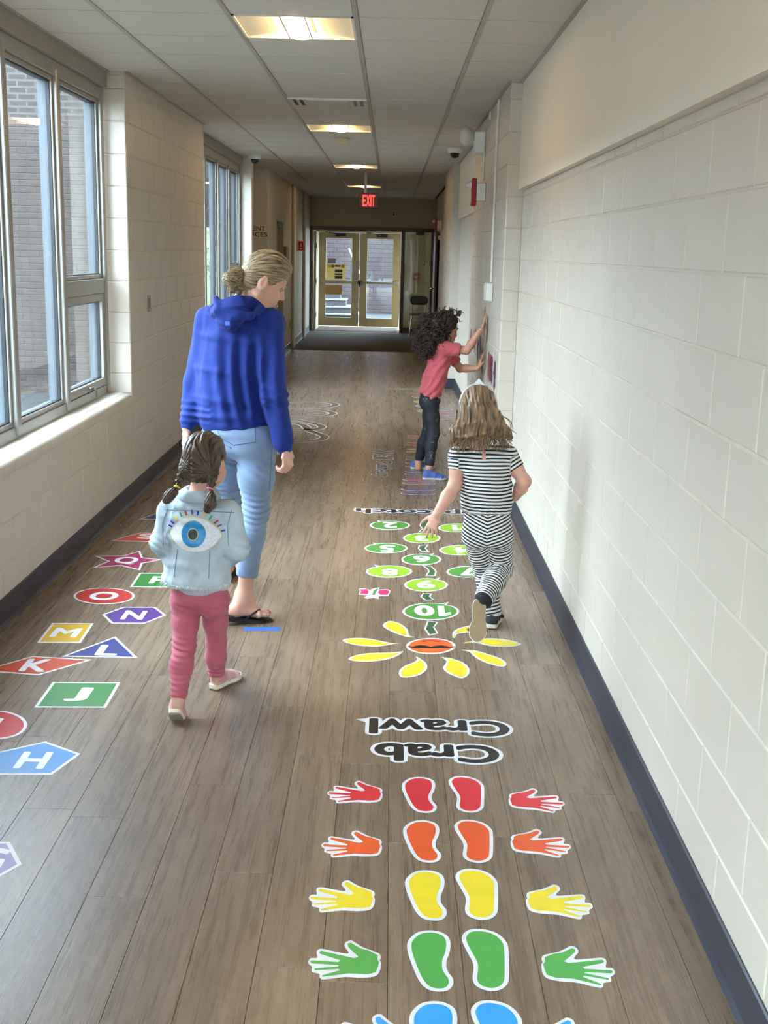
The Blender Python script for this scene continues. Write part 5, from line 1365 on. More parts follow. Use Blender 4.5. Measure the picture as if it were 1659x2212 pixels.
    patch('hood_label', bv, [(-.011, -.009), (.011, -.009), (.011, .009), (-.011, .009)], cloth('label_blue', srgb(62, 104, 200)), w, .003, (0, 1, 0), origin=tuple(at(491, 699, 5.1) - 0 * base), rings=2).location = -Vector(base) * 0
    w.children[-1].data.transform(Matrix.Translation(-Vector(base))) if False else None
    # ---- jeans
    M_JEAN = cloth('light_wash_denim', srgb(120, 142, 172), .8, (9, .16), .2, (900, .35, .0006))
    jv = Vol((-1.0, 5.0, .12), (-.36, 6.1, 1.0), .005)
    jv.loft([(at(513, 905, 5.28), side, fw, .145, .112), (at(515, 935, 5.275), side, fw, .162, .122), (at(517, 962, 5.275), side, fw, .165, .125)], .03)
    for e, hp in ((-1, hipL), (1, hipR)): jv.ell(hp - fw * .045 + A3((0, 0, .0)), (.085, .075, .085), None, .04)
    hemR = anR + (knR - anR) * .25; hemL = anL + (knL - anL) * .25
    jv.limb([hipR, hipR + (knR - hipR) * .5, knR, knR + (hemR - knR) * .35 - fw * .012, hemR], [.098, .080, .058, .061, .050], .03)
    jv.limb([hipL, hipL + (knL - hipL) * .5, knL, knL + (hemL - knL) * .4 - fw * .012, hemL], [.096, .080, .058, .060, .047], .03)
    jv.cut(hemR, -(knR - anR), .003, hemR - .09, hemR + .09)
    jv.cut(hemL, -(knL - anL), .003, hemL - .09, hemL + .09)
    jv.cone(hemR + (hemR - knR) * .2, hemR - (hemR - knR) * .05, .043, .043, .004, True)
    def jd(P):
        kz = np.exp(-((P[:, 2] - knR[2]) / .085) ** 2); cr_ = np.exp(-((P[:, 2] - hipR[2] + .1) / .05) ** 2)
        return .0036 * kz * np.sin(P[:, 2] * 235 + 2 * np.sin(P[:, 0] * 30)) + .003 * cr_ * np.sin((P[:, 2] * .8 + P[:, 0] * .6) * 200) + .0022 * sines(P, 9, (9, 9, 6), 5)
    jv.disp(jd)
    jeans = G('jeans', jv, M_JEAN)
    bj = bvh_of(jeans)
    def shift(o): o.data.transform(Matrix.Translation(-Vector(base))); return o
    # bvh_of reads the part's world place only after an update, so the patches are pressed on in the part's own frame
    def press(name, bv_, outl, m, pxc, off=.002, rings=4):
        return patch(name, bv_, outl, m, w, off, (0, 1, 0), origin=tuple(at(*pxc) - base), rings=rings)
    for ch_ in [c for c in w.children if c.name.startswith('hood_label')]: bpy.data.objects.remove(ch_)
    press('hood_label', bv, [(-.011, -.009), (.011, -.009), (.011, .009), (-.011, .009)], cloth('label_blue', srgb(62, 104, 200)), (491, 699, 5.1), .003, 2)
    M_STI = mat('denim_stitch', srgb(84, 104, 136), .8)
    def stitch(name, pxs, r=.0016):
        pts = []
        for x, y in pxs:
            q = at(x, y, 5.1) - base; d_ = nrm(q - (A3(CAM) - base)); h_ = bj.ray_cast(Vector(A3(CAM) - base), Vector(d_))
            if h_[0] is not None: pts.append(np.array(h_[0]) - d_ * .0012)
        if len(pts) > 2: MB().tube(pts, r, 5).build(name, M_STI, w, True)
    lin = lambda a, b_, n=10: [(a[0] + (b_[0] - a[0]) * t, a[1] + (b_[1] - a[1]) * t) for t in np.linspace(0, 1, n)]
    stitch('pocket_seam', lin((468, 926), (476, 945), 6) + lin((478, 947), (505, 962), 8) + lin((507, 961), (552, 955), 10) + lin((552, 954), (551, 926), 8))
    stitch('yoke_seam', lin((447, 922), (455, 945), 6) + lin((457, 947), (500, 968), 8))
    stitch('side_seam', lin((588, 960), (582, 1060), 20))
    # ---- flip-flops
    M_FLIP = mat('black_rubber_sole', srgb(26, 26, 28), .6)
    def flip(heel, toe, sdv, lb):
        d_ = nrm(toe - heel); l_ = np.linalg.norm(toe - heel)
        prof = [(-.02, .028), (-.028, 0), (-.02, -.028), (l_ * .45, -.032), (l_ * .8, -.046), (l_ + .015, -.032), (l_ + .028, 0), (l_ + .015, .034), (l_ * .8, .047), (l_ * .45, .032)]
        P = catmull(prof, 5)
        up_ = nrm(np.cross(sdv, d_)); V = []
        for z in (0, -.02):
            for a, b_ in P: V.append(heel - base + d_ * a + sdv * b_ + up_ * (z - .024 - .0 * a))
        n_ = len(P); F = [tuple(range(n_)), tuple(reversed(range(n_, 2 * n_)))] + [(i, i + n_, (i + 1) % n_ + n_, (i + 1) % n_) for i in range(n_)]
        so = obj('flip_flop', V, F, M_FLIP, w)
        tn = heel - base + d_ * l_ * .86 + up_ * -.01
        for e in (-1, 1):
            MB().tube([heel - base + d_ * l_ * .38 + sdv * e * .034 - up_ * .024, heel - base + d_ * l_ * .55 + sdv * e * .038 + up_ * .008, heel - base + d_ * l_ * .72 + sdv * e * .02 + up_ * .024, tn], [.006, .006, .005, .004], 6).build('strap', M_FLIP, so, True)
    flip(heelR - up * .004, toeR - up * .0, sd, ''); flip(heelL, toeL, sl, '')
    for i, o_ in enumerate((.030, .012, -.005)):
        b_ = toeR - d * .022 - sd * o_ + d * (.030, .034, .028)[i] + up * .008; MB().lathe([(.0001, .003), (.006, .002), (.007, -.002)], b_ - base, n=8).build('toenail', mat('red_polish', srgb(150, 24, 34), .25), w, True)
    return w
woman = build_woman()
def kid_G(root):
    base = A3(root.location)
    def G(name, vol, m, par=root, attrs=None):
        V, Q = vol.mesh(); a = attrs(V) if attrs else None
        return fast_obj(name, V - base, Q, m, par, a)
    return base, G
def lin3(a, b_, n): return [A3(a) + (A3(b_) - A3(a)) * t for t in np.linspace(0, 1, n)]
# ---------------------------------------------------------------- girl in the denim jacket
def build_denim():
    w = empty('person', (-.69, 4.2, 0)); tag(w, 'small girl with two braids in a denim jacket with an eye motif', 'person'); base, G = kid_G(w)
    side, fw = nrm((.985, -.17, 0)), nrm((.17, .985, 0)); Z = A3((0, 0, 1)); S_ = 586.
    YT = 4.22
    shL, shR = at(371, 1106, YT + .015), at(492, 1108, YT - .01)
    elL, elR = at(351, 1172, YT - .01), at(513, 1186, YT - .04)
    wrL, wrR = at(372, 1212, YT + .13), at(488, 1212, YT + .12)
    hipL, hipR = at(403, 1296, YT), at(464, 1298, YT - .005)
    knL, knR = at(398, 1394, 4.14), at(467, 1388, 4.29)
    anL, anR = at(386, 1502, 4.02), at(468, 1462, 4.345)
    hc = at(444, 1000, YT + .02); HR = frame((.30, .93, -.12)); s = .90
    v = Vol((-.90, 3.9, 0), (-.45, 4.62, 1.11), .0038)
    L = put_head(v, hc, HR, s, True)
    nb = at(431, 1072, YT)
    v.limb([L(0, -.02, -.05), nb, nb - Z * .03], [.040, .038, .05], .02)
    v.loft([(at(430, 1092, YT), side, fw, .085, .05), (at(428, 1180, YT), side, fw, .085, .06), (at(432, 1280, YT), side, fw, .09, .065)], .04)
    for sh, el, wr, th in ((shL, elL, wrL, -1), (shR, elR, wrR, 1)):
        v.limb([sh, el, wr], [.028, .024, .019], .015)
        put_hand(v, wr, (.3 * -th, .9, .1), (-th * .9, 0, -.3), .62, (.6, .7, .7, .7), thumb=-th if False else th, tc=.5, k=.004)
    for hp, kn, an in ((hipL, knL, anL), (hipR, knR, anR)): v.limb([hp, kn, an], [.045, .033, .024], .02)
    v.limb([anL, anL + A3((-.004, -.01, -.03))], [.024, .024], .01); v.limb([anR, anR + A3((.012, .018, -.012))], [.022, .018], .01)
    G('body', v, M_SKIN)
    Lb = lambda x, y, z: L(x, y, z) - base
    eyes(Lb, s, w, True)
    MB().tube([Lb(-.018, .084, -.064), Lb(0, .092, -.0635), Lb(.018, .084, -.064)], [.002, .0042, .002], 6).build('lips', M_LIP, w, True)
    # hair: parted, drawn to two low braids
    M_H = hair_mat('dark_brown_hair', srgb(30, 20, 16), srgb(104, 80, 62), 30)
    hv = Vol(hc - .2, hc + .2, .0034)
    hv.ell(L(0, -.014, .036), s * A3((.084, .103, .098)), HR, .01); hv.ell(L(0, -.06, -.025), s * A3((.078, .05, .065)), HR, .03)
    hv.ell(L(0, .090, -.05), s * A3((.11, .075, .105)), HR, .012, True); hv.ell(L(0, .0, -.13), s * A3((.13, .14, .062)), HR, .012, True)
    tiesL, tiesR = at(399, 1012, YT - .02), at(462, 1024, YT - .075)
    hv.limb([L(-.07, -.02, -.01), tiesL], [.03, .017], .025); hv.limb([L(.05, -.07, -.02), tiesR], [.034, .018], .025)
    def sf(V):
        q = (V - hc) @ HR.T; lft = q[:, 0] < -.012 * s
        T = np.where(lft[:, None], tiesL, tiesR); d = V - T; a = np.arctan2(d @ HR[2], d @ HR[0]); r = np.linalg.norm(d, axis=1)
        return a, r, lft
    def dd(P):
        a, r, lft = sf(P); q = (P - hc) @ HR.T
        return .002 * np.sin(a * 34 + np.sin(r * 50) * 1.5) + .0012 * np.sin(a * 63) + .004 * np.exp(-((q[:, 0] + .012 * s) / .004) ** 2) * (q[:, 2] > -.06)
    hv.disp(dd)
    G('hair', hv, M_H, w, lambda V: {'strand': np.stack([sf(V)[0] * .4, sf(V)[1] * .5, sf(V)[2] * 3.], -1)})
    def braid(p0, p1, n, r, tail, tie_m, lb):
        bv_ = Vol(np.minimum(np.minimum(p0, p1), tail[-1]) - .06, np.maximum(np.maximum(p0, p1), tail[-1]) + .06, .0026)
        d = p1 - p0; L_ = np.linalg.norm(d); d = d / L_; sx = nrm(np.cross(d, (0, 1, 0))); fy = np.cross(sx, d)
        for i in range(n):
            t = (i + .5) / n; c = p0 + (p1 - p0) * t; rr_ = r * (1 - .35 * t); e = 1 if i % 2 else -1
            bv_.cone(c + sx * e * rr_ * .75 - d * rr_ * .6, c - sx * e * rr_ * .25 + d * rr_ * .9 - fy * rr_ * .35 * -1, rr_ * .62, rr_ * .5, .002)
        bv_.limb([p1] + list(tail), [.007, .016, .020, .016, .004][:len(tail) + 1], .01)
        bv_.disp(lambda P: .0012 * np.sin(((P - p0) @ sx) * 700 + ((P - p0) @ d) * 260))
        G('braid', bv_, M_H, w, lambda V: {'strand': np.stack([(V - p0) @ sx * 6, (V - p0) @ d * 1.2, (V - p0) @ fy * 6], -1)})
        MB().tube([p1 - base + (sx * math.cos(t) + fy * math.sin(t)) * .0085 for t in np.linspace(0, 2 * math.pi, 12)], .0042, 6).build('hair_tie', tie_m, w, True)
    braid(tiesL + A3((0, 0, .01)), at(382, 1052, YT - .06), 8, .015, [at(375, 1063, YT - .075), at(366, 1071, YT - .08), at(360, 1080, YT - .085)], mat('yellow_elastic', srgb(236, 214, 40), .5), '')
    braid(tiesR + A3((0, 0, .01)), at(454, 1056, YT - .105), 7, .017, [at(456, 1074, YT - .118), at(455, 1088, YT - .122), at(449, 1100, YT - .124)], mat('pink_elastic', srgb(232, 120, 150), .5), '')
    # denim jacket
    M_DN = mat('light_denim', srgb(180, 194, 204), .85, noise=(9, .2), bump=(900, .4, .0006))
    jv = Vol((-.92, 3.95, .44), (-.42, 4.5, .96), .0042)
    sec = [(at(x, y, YT), side, fw, hw / S_, dp) for y, x, hw, dp in ((1078, 431, 44, .058), (1092, 430, 66, .072), (1118, 428, 72, .083), (1160, 424, 72, .090), (1210, 423, 73, .094), (1246, 424, 75, .098), (1264, 425, 76, .100))]
    jv.loft(sec, .02, .4)
    for sh, el, wr in ((shL, elL, wrL), (shR, elR, wrR)):
        inn = -1 if sh is shL else 1
        jv.limb([sh - side * inn * .012, sh + side * inn * .004, el, wr - (wr - el) * .12], [.050, .045, .043, .034], .025)
    def jd(P): return .0042 * sines(P, 21, (12, 12, 5), 5) + .0024 * sines(P, 22, (30, 30, 14), 5) - .003 * np.exp(-((P[:, 2] - elR[2] - .02) / .03) ** 2) * np.sin(P[:, 2] * 260 + P[:, 0] * 120) * (np.abs(P[:, 0] + .69) > .11)
    jv.disp(jd)
    hemz = at(425, 1252, YT)[2]
    jv.cut((0, 0, hemz), (0.02, 0, -1), .003)
    jv.loft([(at(425, 1275, YT), side, fw, .118, .086), (at(425, 1255, YT), side, fw, .116, .084)], .003) if False else None
    jk = G('denim_jacket', jv, M_DN); bv = bvh_of(jk)
    # collar
    cv = Vol(at(431, 1060, YT) - .12, at(431, 1060, YT) + .12, .0032); nc = at(431, 1060, YT)
    cv.limb([nc + side * .052 * math.cos(t) + fw * .05 * math.sin(t) + Z * (.0 + .006 * math.sin(t)) for t in np.linspace(math.pi * .86, math.pi * 2.14, 14)], [.012] * 14, .006)
    cv.limb([nc + side * .066 * math.cos(t) + fw * .062 * math.sin(t) - Z * .018 for t in np.linspace(math.pi * .9, math.pi * 2.1, 14)], [.011] * 14, .02)
    G('collar', cv, M_DN)
    # frayed hem
    fr_ = []
    for t in np.linspace(math.pi * .93, math.pi * 2.07, 260):
        p = at(425, 1258, YT) + side * (.128 * math.cos(t)) + fw * (.1 * math.sin(t)); h_ = bv.find_nearest(Vector(p - base)); q = np.array(h_[0]) if h_[0] is not None else p - base
        q[2] = hemz - base[2] + rng.uniform(-.001, .004); fr_.append([q, q + A3((rng.normal() * .004, -.004 + rng.normal() * .003, -.007)), q + A3((rng.normal() * .007, -.004 + rng.normal() * .004, -.012 - rng.random() * .006))])
    strands('frayed_hem', fr_, mat('fray', srgb(214, 220, 216), .9), w, .0016, .0008)
    M_SM = mat('denim_seam', srgb(112, 138, 166), .85)
    def seam(name, pxs, bvv=bv, r=.0015, m=M_SM):
        pts = []
        for x, y in pxs:
            d_ = nrm(A3(ray(x, y))); h_ = bvv.ray_cast(Vector(A3(CAM) - base), Vector(d_))
            if h_[0] is not None: pts.append(np.array(h_[0]) - d_ * .001)
        if len(pts) > 2: MB().tube(pts, r, 5).build(name, m, w, True)
    ln = lambda a, b_, n=16: [(a[0] + (b_[0] - a[0]) * t, a[1] + (b_[1] - a[1]) * t) for t in np.linspace(0, 1, n)]
    seam('yoke_seam', ln((357, 1101), (506, 1107), 30)); seam('back_seam', ln((383, 1186), (376, 1246))); seam('back_seam', ln((453, 1190), (451, 1250)))
    seam('armhole_seam', ln((362, 1098), (352, 1130), 8) + ln((351, 1134), (352, 1180), 8)); seam('armhole_seam', ln((500, 1102), (493, 1130), 8) + ln((491, 1134), (494, 1180), 8))
    # the eye motif: outlines given as photographed points, pressed onto the back
    def pv(pts): 
        o_ = []
        for x, y in pts: q = at(x, y, YT - .1) - base; o_.append((q[0], q[2]))
        return o_
    def press(name, pts, m, off, rings=8, par=w): return patch(name, bv, pv(pts), m, par, off, (0, 1, 0), origin=(0, 0, 0), rings=rings)
    def c9(P): return [(320 + x / 4.879, 920 + y / 4.879) for x, y in P]
    almond = c9([(205, 1150), (240, 1090), (300, 1020), (370, 980), (450, 967), (540, 975), (620, 1005), (690, 1060), (740, 1120), (770, 1180), (740, 1220), (690, 1275), (620, 1318), (540, 1335), (450, 1332), (370, 1315), (300, 1275), (240, 1210)])
    AL = catmull(almond, 4); cx = np.mean(AL, 0); AI = [cx + (p - cx) * (1 - .035) for p in AL]
    press('eye_border', AL, mat('gold_thread', srgb(206, 196, 128), .5), .0022); press('eye_white_patch', AI, mat('pearl_sequin', srgb(226, 230, 240), .35, noise=(120, .12)), .0032)
    circ = lambda x, y, rx, ry: c9([(x + rx * math.cos(t), y + ry * math.sin(t)) for t in np.linspace(0, 2 * math.pi, 32, endpoint=False)])
    press('iris_border', circ(473, 1145, 134, 143), MATS['gold_thread'], .0042); press('iris_patch', circ(474, 1145, 128, 137), mat('blue_sequin', srgb(40, 140, 204), .35, noise=(120, .15)), .0052)
    press('pupil_border', circ(468, 1148, 58, 63), MATS['gold_thread'], .0062, 5); press('pupil_patch', circ(468, 1148, 50, 55), mat('black_sequin', srgb(30, 30, 32), .4), .0072, 5)
    lash = [((205, 1092), (222, 1075), (48, 40, 170)), ((232, 1045), (240, 1040), (48, 50, 180)), ((275, 995), (282, 990), (224, 180, 30)), ((328, 955), (332, 950), (36, 140, 80)), ((385, 938), (388, 930), (206, 40, 50)), ((453, 928), (453, 918), (70, 40, 170)), ((515, 932), (515, 925), (50, 50, 170)), ((582, 952), (586, 940), (226, 160, 40)), ((645, 985), (652, 975), (40, 150, 90)), ((700, 1035), (712, 1020), (200, 40, 60)), ((735, 1075), (748, 1062), (150, 40, 110)), ((768, 1130), (785, 1118), (60, 46, 160))]
    for i, (a, b_, c_) in enumerate(lash):
        cxx, cyy = (a[0] + b_[0]) / 2, (a[1] + b_[1]) / 2; d_ = nrm(A3((cxx - 480, cyy - 1190, 0)))[:2]; n2 = A3((-d_[1], d_[0])); ce = A3((cxx, cyy))
        q = [ce + d_ * 24 + n2 * 9, ce + d_ * 24 - n2 * 9, ce - d_ * 24 - n2 * 9, ce - d_ * 24 + n2 * 9]
        press('lash_bead', c9([tuple(p) for p in q]), mat('bead_%d_%d' % (c_[0], c_[2]), srgb(*c_), .25), .005, 2)
    # grey shirt hem
    sv = Vol(at(430, 1262, YT) - .2, at(430, 1262, YT) + .2, .0042)
    sv.loft([(at(430, 1236, YT), side, fw, .104, .078), (at(431, 1273, YT), side, fw, .109, .083)], .01, .05); sv.cut((0, 0, at(430, 1275, YT)[2]), (0, 0, -1), .003)
    G('grey_shirt', sv, cloth('grey_jersey', srgb(172, 174, 182), .9))
    # pink leggings
    pv_ = Vol((-.88, 3.92, .06), (-.5, 4.5, .52), .0038)
    pv_.loft([(at(432, 1258, YT), side, fw, .098, .074), (at(433, 1290, YT), side, fw, .106, .084)], .02)
    for e, hp in ((-1, hipL), (1, hipR)): pv_.ell(hp - fw * .025 - Z * .0, (.054, .055, .06), None, .03)
    pv_.limb([hipL, hipL + (knL - hipL) * .5, knL, knL + (anL - knL) * .4 - fw * .008, anL + (knL - anL) * .03], [.054, .049, .041, .042, .031], .02)
    pv_.limb([hipR, hipR + (knR - hipR) * .5, knR, knR + (anR - knR) * .4 - fw * .008, anR + (knR - anR) * .05], [.054, .046, .037, .039, .030], .02)
    def pd(P):
        kl = np.exp(-((P[:, 2] - knL[2]) / .045) ** 2) * (P[:, 0] < hipL[0] * .5 + hipR[0] * .5); al = np.exp(-((P[:, 2] - anL[2] - .04) / .03) ** 2) * (P[:, 0] < -.7); ar = np.exp(-((P[:, 2] - anR[2] - .03) / .025) ** 2) * (P[:, 0] > -.7)
        cr_ = np.exp(-((P[:, 2] - hipL[2] + .02) / .03) ** 2)
        return .0028 * kl * np.sin(P[:, 2] * 330 + P[:, 0] * 40) + .0026 * (al + ar) * np.sin(P[:, 2] * 330) + .0016 * cr_ * np.sin(P[:, 2] * 260 + P[:, 0] * 70) + .0012 * sines(P, 31, (14, 14, 9), 5)
    pv_.disp(pd)
    G('leggings', pv_, cloth('dusty_pink_knit', srgb(180, 88, 104), .85, (30, .06), .15))
    # shoes
    M_SH = cloth('pink_canvas', srgb(208, 158, 158), .7, (60, .06), .1); M_SO = mat('cream_sole', srgb(226, 214, 192), .6); M_SB = mat('tan_outsole', srgb(150, 138, 118), .7)
    make_shoe(w, base, G, at(377, 1545, 3.985), A3((.02, .66, -.62)), .158, M_SH, M_SO, M_SB, up0=(.0, .6, .75))
    make_shoe(w, base, G, A3((*fl(463, 1489), .002)), A3((.55, 1.0, 0)), .162, M_SH, M_SO, M_SB)
    return w
def make_shoe(w, base, G, heel, d, l, mu, ms, mb, up0=(0, 0, 1), hw=.030, laces=None):
    """heel = heel point of the sole's underside; d towards the toe; a rubber sole, an upper, an outsole"""
    d = nrm(d); u = A3(up0); u = nrm(u - d * (u @ d)); sd = np.cross(d, u); heel = A3(heel)
    def outline(g):
        P = [(-.012, .0), (-.008, hw * .62), (.02, hw * .80), (l * .4, hw * .82), (l * .7, hw * 1.12), (l * .9, hw * .85), (l + .004, .0), (l * .9, -hw * .85), (l * .7, -hw * 1.02), (l * .4, -hw * .72), (.02, -hw * .80), (-.008, -hw * .62)]
        P = catmull(P, 4); c = np.mean(P, 0); return [c + (p - c) * (1 + g) for p in P]
    def slabm(name, P, z0, z1, m, par):
        V = [heel + d * a + sd * b_ + u * z0 - base for a, b_ in P] + [heel + d * a + sd * b_ + u * z1 - base for a, b_ in P]; n_ = len(P)
        return obj(name, V, [tuple(range(n_)), tuple(reversed(range(n_, 2 * n_)))] + [(i, i + n_, (i + 1) % n_ + n_, (i + 1) % n_) for i in range(n_)], m, par)
    uv = Vol(heel + d * l / 2 - .17, heel + d * l / 2 + .17, .0032)
    c = lambda a, z, b_=0: heel + d * a + u * z + sd * b_
    uv.loft([(c(.012, .03), sd, u, hw * .74, .022), (c(l * .42, .028), sd, u, hw * .78, .020), (c(l * .72, .024), sd, u, hw * 1.0, .015), (c(l * .9, .021), sd, u, hw * .78, .012)], .02)
    uv.limb([c(.014, .035), c(.022, .062)], [.024, .024], .02); uv.limb([c(.03, .055), c(l * .62, .03)], [.022, .018], .02)
    uv.cone(c(.022, .075), c(.022, .05), .02, .018, .004, True)
    up_ = G('shoe', uv, mu)
    slabm('sole', outline(.03), .005, .020, ms, up_); slabm('outsole', outline(-.02), .0, .0052, mb, up_)
    if laces is not None:
        for q in range(3): MB().tube([c(l * (.45 + .09 * q), .042 - .004 * q, -.014) - base, c(l * (.47 + .09 * q), .049 - .004 * q, 0) - base, c(l * (.45 + .09 * q), .042 - .004 * q, .014) - base], .002, 5).build('lace', laces, up_, True)
    return up_
denim_girl = build_denim()

# ---------------------------------------------------------------- girl in the striped jumpsuit, running
def stripe_mat():
    m = bpy.data.materials.new('striped_jersey'); m.use_nodes = True; nt = m.node_tree; b = nt.nodes['Principled BSDF']; b.inputs['Roughness'].default_value = .85
    a = nt.nodes.new('ShaderNodeAttribute'); a.attribute_name = 'stripe'
    n = nt.nodes.new('ShaderNodeMath'); n.operation = 'FRACT'; nt.links.new(a.outputs['Fac'], n.inputs[0])
    g = nt.nodes.new('ShaderNodeMath'); g.operation = 'GREATER_THAN'; g.inputs[1].default_value = .47; nt.links.new(n.outputs[0], g.inputs[0])
    x = nt.nodes.new('ShaderNodeMix'); x.data_type = 'RGBA'; x.inputs[6].default_value = (*srgb(26, 26, 30), 1); x.inputs[7].default_value = (*srgb(226, 224, 220), 1)
    nt.links.new(g.outputs[0], x.inputs[0]); nt.links.new(x.outputs[2], b.inputs['Base Color']); return m
def build_striped():
    w = empty('person', (.45, 5.15, 0)); tag(w, 'girl with wavy brown hair running in a black and white striped jumpsuit', 'person'); base, G = kid_G(w)
    side, fw = nrm((.995, -.08, 0)), nrm((.08, .995, 0)); Z = A3((0, 0, 1)); S_ = 481.; YT = 5.16
    shL, shR = at(992, 985, YT), at(1096, 985, YT)
    elL, elR = at(982, 1048, YT - .03), at(1133, 1040, YT - .03)
    wrL, wrR = at(943, 1112, YT - .10), at(1113, 1074, YT + .06)
    hipL, hipR = at(1027, 1160, YT + .01), at(1078, 1160, YT)
    knL, knR = at(1046, 1240, YT + .10), at(1084, 1226, YT + .06)
    anL, anR = at(1064, 1326, YT + .07), at(1043, 1297, 4.97)
    hc = at(1033, 893, YT + .01); HR = frame((.02, .98, -.12)); s = .93
    v = Vol((.10, 4.78, 0), (.74, 5.55, 1.20), .0038)
    L = put_head(v, hc, HR, s, True)
    nb = at(1040, 972, YT)
    v.limb([L(0, -.02, -.05), nb, nb - Z * .03], [.040, .037, .05], .02)
    v.loft([(at(1043, 990, YT), side, fw, .105, .05), (at(1048, 1050, YT), side, fw, .098, .066), (at(1052, 1140, YT), side, fw, .095, .07)], .04)
    for sh, el, wr, th in ((shL, elL, wrL, 1), (shR, elR, wrR, -1)): v.limb([sh, sh + (el - sh) * .5, el, el + (wr - el) * .4, wr], [.036, .033, .029, .030, .0195], .015)
    put_hand(v, wrL, (-.33, -.02, -1), (.35, .9, -.1), .74, (.18, .22, .28, .3), thumb=-1, tc=.3, spread=.22, k=.004)
    put_hand(v, wrR, (-.7, .6, -.25), (-.5, -.4, -.7), .70, (.6, .7, .7, .7), thumb=1, tc=.4, k=.004)
    for hp, kn, an in ((hipL, knL, anL), (hipR, knR, anR)): v.limb([hp, kn, an], [.05, .036, .025], .02)
    v.limb([anL, anL - Z * .03], [.025, .026], .01)
    G('body', v, M_SKIN)
    Lb = lambda x, y, z: L(x, y, z) - base
    eyes(Lb, s, w, True); MB().tube([Lb(-.018, .084, -.064), Lb(0, .092, -.0635), Lb(.018, .084, -.064)], [.002, .0042, .002], 6).build('lips', M_LIP, w, True)
    # jumpsuit
    jv = Vol((.18, 4.85, .06), (.72, 5.5, .97), .0042)
    arms = []
    for sh, el in ((shL, elL), (shR, elR)):
        inn = side * (1 if sh is shL else -1); e = sh + (el - sh) * .52; jv.limb([sh + inn * .02 + Z * .004, sh - inn * .004, e], [.044, .043, .041], .02); arms.append((sh, e))
        jv.cut(e - (el - sh) * .02, el - sh, .002, e - .06, e + .06); jv.cone(e + (el - sh) * .1, e - (el - sh) * .03, .034, .034, .003, True)
    jv.loft([(at(x, y, YT), side, fw, hw / S_, dp) for y, x, hw, dp in ((972, 1042, 34, .05), (984, 1044, 56, .066), (1010, 1047, 56, .078), (1050, 1050, 56, .084), (1085, 1052, 56, .088), (1101, 1052, 54, .086))], .02, .35)
    jv.loft([(at(x, y, YT), side, fw, hw / S_, dp) for y, x, hw, dp in ((1104, 1052, 50, .080), (1135, 1053, 53, .088), (1165, 1053, 53, .088))], .008, .35)
    for e, hp in ((-1, hipL), (1, hipR)): jv.ell(hp - fw * .03 + Z * .01, (.056, .06, .066), None, .03)
    legs = []
    for hp, kn, an, R_ in ((hipL, knL, anL, (.058, .051, .046, .048, .043)), (hipR, knR, anR, (.060, .056, .054, .055, .044))):
        pts = [hp, hp + (kn - hp) * .5, kn, kn + (an - kn) * .45, an + (kn - an) * .04]; jv.limb(pts, list(R_), .016); legs.append(pts)
    def jd(P): 
        kz = np.exp(-(np.linalg.norm(P - knR, axis=1) / .07) ** 2)
        return .002 * sines(P, 41, (14, 14, 8), 5) + .0035 * kz * np.sin(((P - knR) @ nrm((.6, .2, 1))) * 190) + .002 * np.exp(-((P[:, 2] - at(1050, 1095, YT)[2]) / .03) ** 2) * np.sin(P[:, 0] * 230)
    jv.disp(jd)
    # keyhole opening at the nape
    kh = at(1046, 988, YT - .09); jv.cone(at(1047, 981, YT - .1), at(1046, 991, YT - .1), .006, .014, .004, True) if False else None
    waist = at(1052, 1103, YT)[2]
    def stripe(V):
        p = .0158; out = V[:, 2] / p + .25 * sines(V, 77, (6, 6, 3), 3)
        segs = []
        for li, pts in enumerate(legs):
            acc = 0
            for a, b_ in zip(pts[:-1], pts[1:]): segs.append((a, b_, acc)); acc += np.linalg.norm(b_ - a)
        best = np.full(len(V), 9.); val = np.zeros(len(V))
        for a, b_, acc in segs:
            d = b_ - a; l = np.linalg.norm(d); t = np.clip((V - a) @ d / l ** 2, -.2, 1.1); dist = np.linalg.norm(V - a - np.clip(t, 0, 1)[:, None] * d, axis=1); m_ = dist < best; best[m_] = dist[m_]; val[m_] = -(acc + t[m_] * l) / p
        low = V[:, 2] < hipL[2] - .035
        out = np.where(low, val + (hipL[2]) / p, out)
        hip = (V[:, 2] < waist) & ~low; out = np.where(hip, V[:, 2] / p - 2.6 * np.abs((V - at(1053, 1130, YT)) @ side) / .1, out)
        for sh, e in arms:
            d = e - sh; l = np.linalg.norm(d); t = (V - sh) @ d / l ** 2; q = np.linalg.norm(V - sh - np.clip(t, 0, 1)[:, None] * d, axis=1); m_ = (q < .056) & (t > .25) & (np.abs(V[:, 0] - at(1045, 985, YT)[0]) > .115); out = np.where(m_, t * l / p, out)
        return {'stripe': out}
    suit = G('striped_jumpsuit', jv, stripe_mat(), w, stripe); bv = bvh_of(suit)
    def pvx(pts): return [tuple((at(x, y, YT - .08) - base)[[0, 2]]) for x, y in pts]
    key = [(1046 + (4 + 3.5 * max(0, math.sin(t))) * math.cos(t), 983 + 11 * math.sin(t)) for t in np.linspace(0, 2 * math.pi, 22, endpoint=False)]
    patch('keyhole_opening', bv, pvx(key), M_SKIN, w, .0015, rings=4)
    # hair: wavy, shoulder length
    M_H = hair_mat('wavy_brown_hair', srgb(58, 42, 30), srgb(166, 132, 96), 26)
    hv = Vol(hc - A3((.2, .22, .26)), hc + A3((.22, .16, .18)), .0038)
    hv.ell(L(0, -.010, .036), s * A3((.086, .106, .1)), HR, .01)
    hv.loft([(L(0, -.045, .03), HR[0], HR[1], .086, .075), (at(1032, 915, YT - .04), HR[0], HR[1], .100, .066), (at(1036, 938, YT - .05), HR[0], HR[1], .100, .048), (at(1037, 946, YT - .052), HR[0], HR[1], .075, .03)], .03, .3)
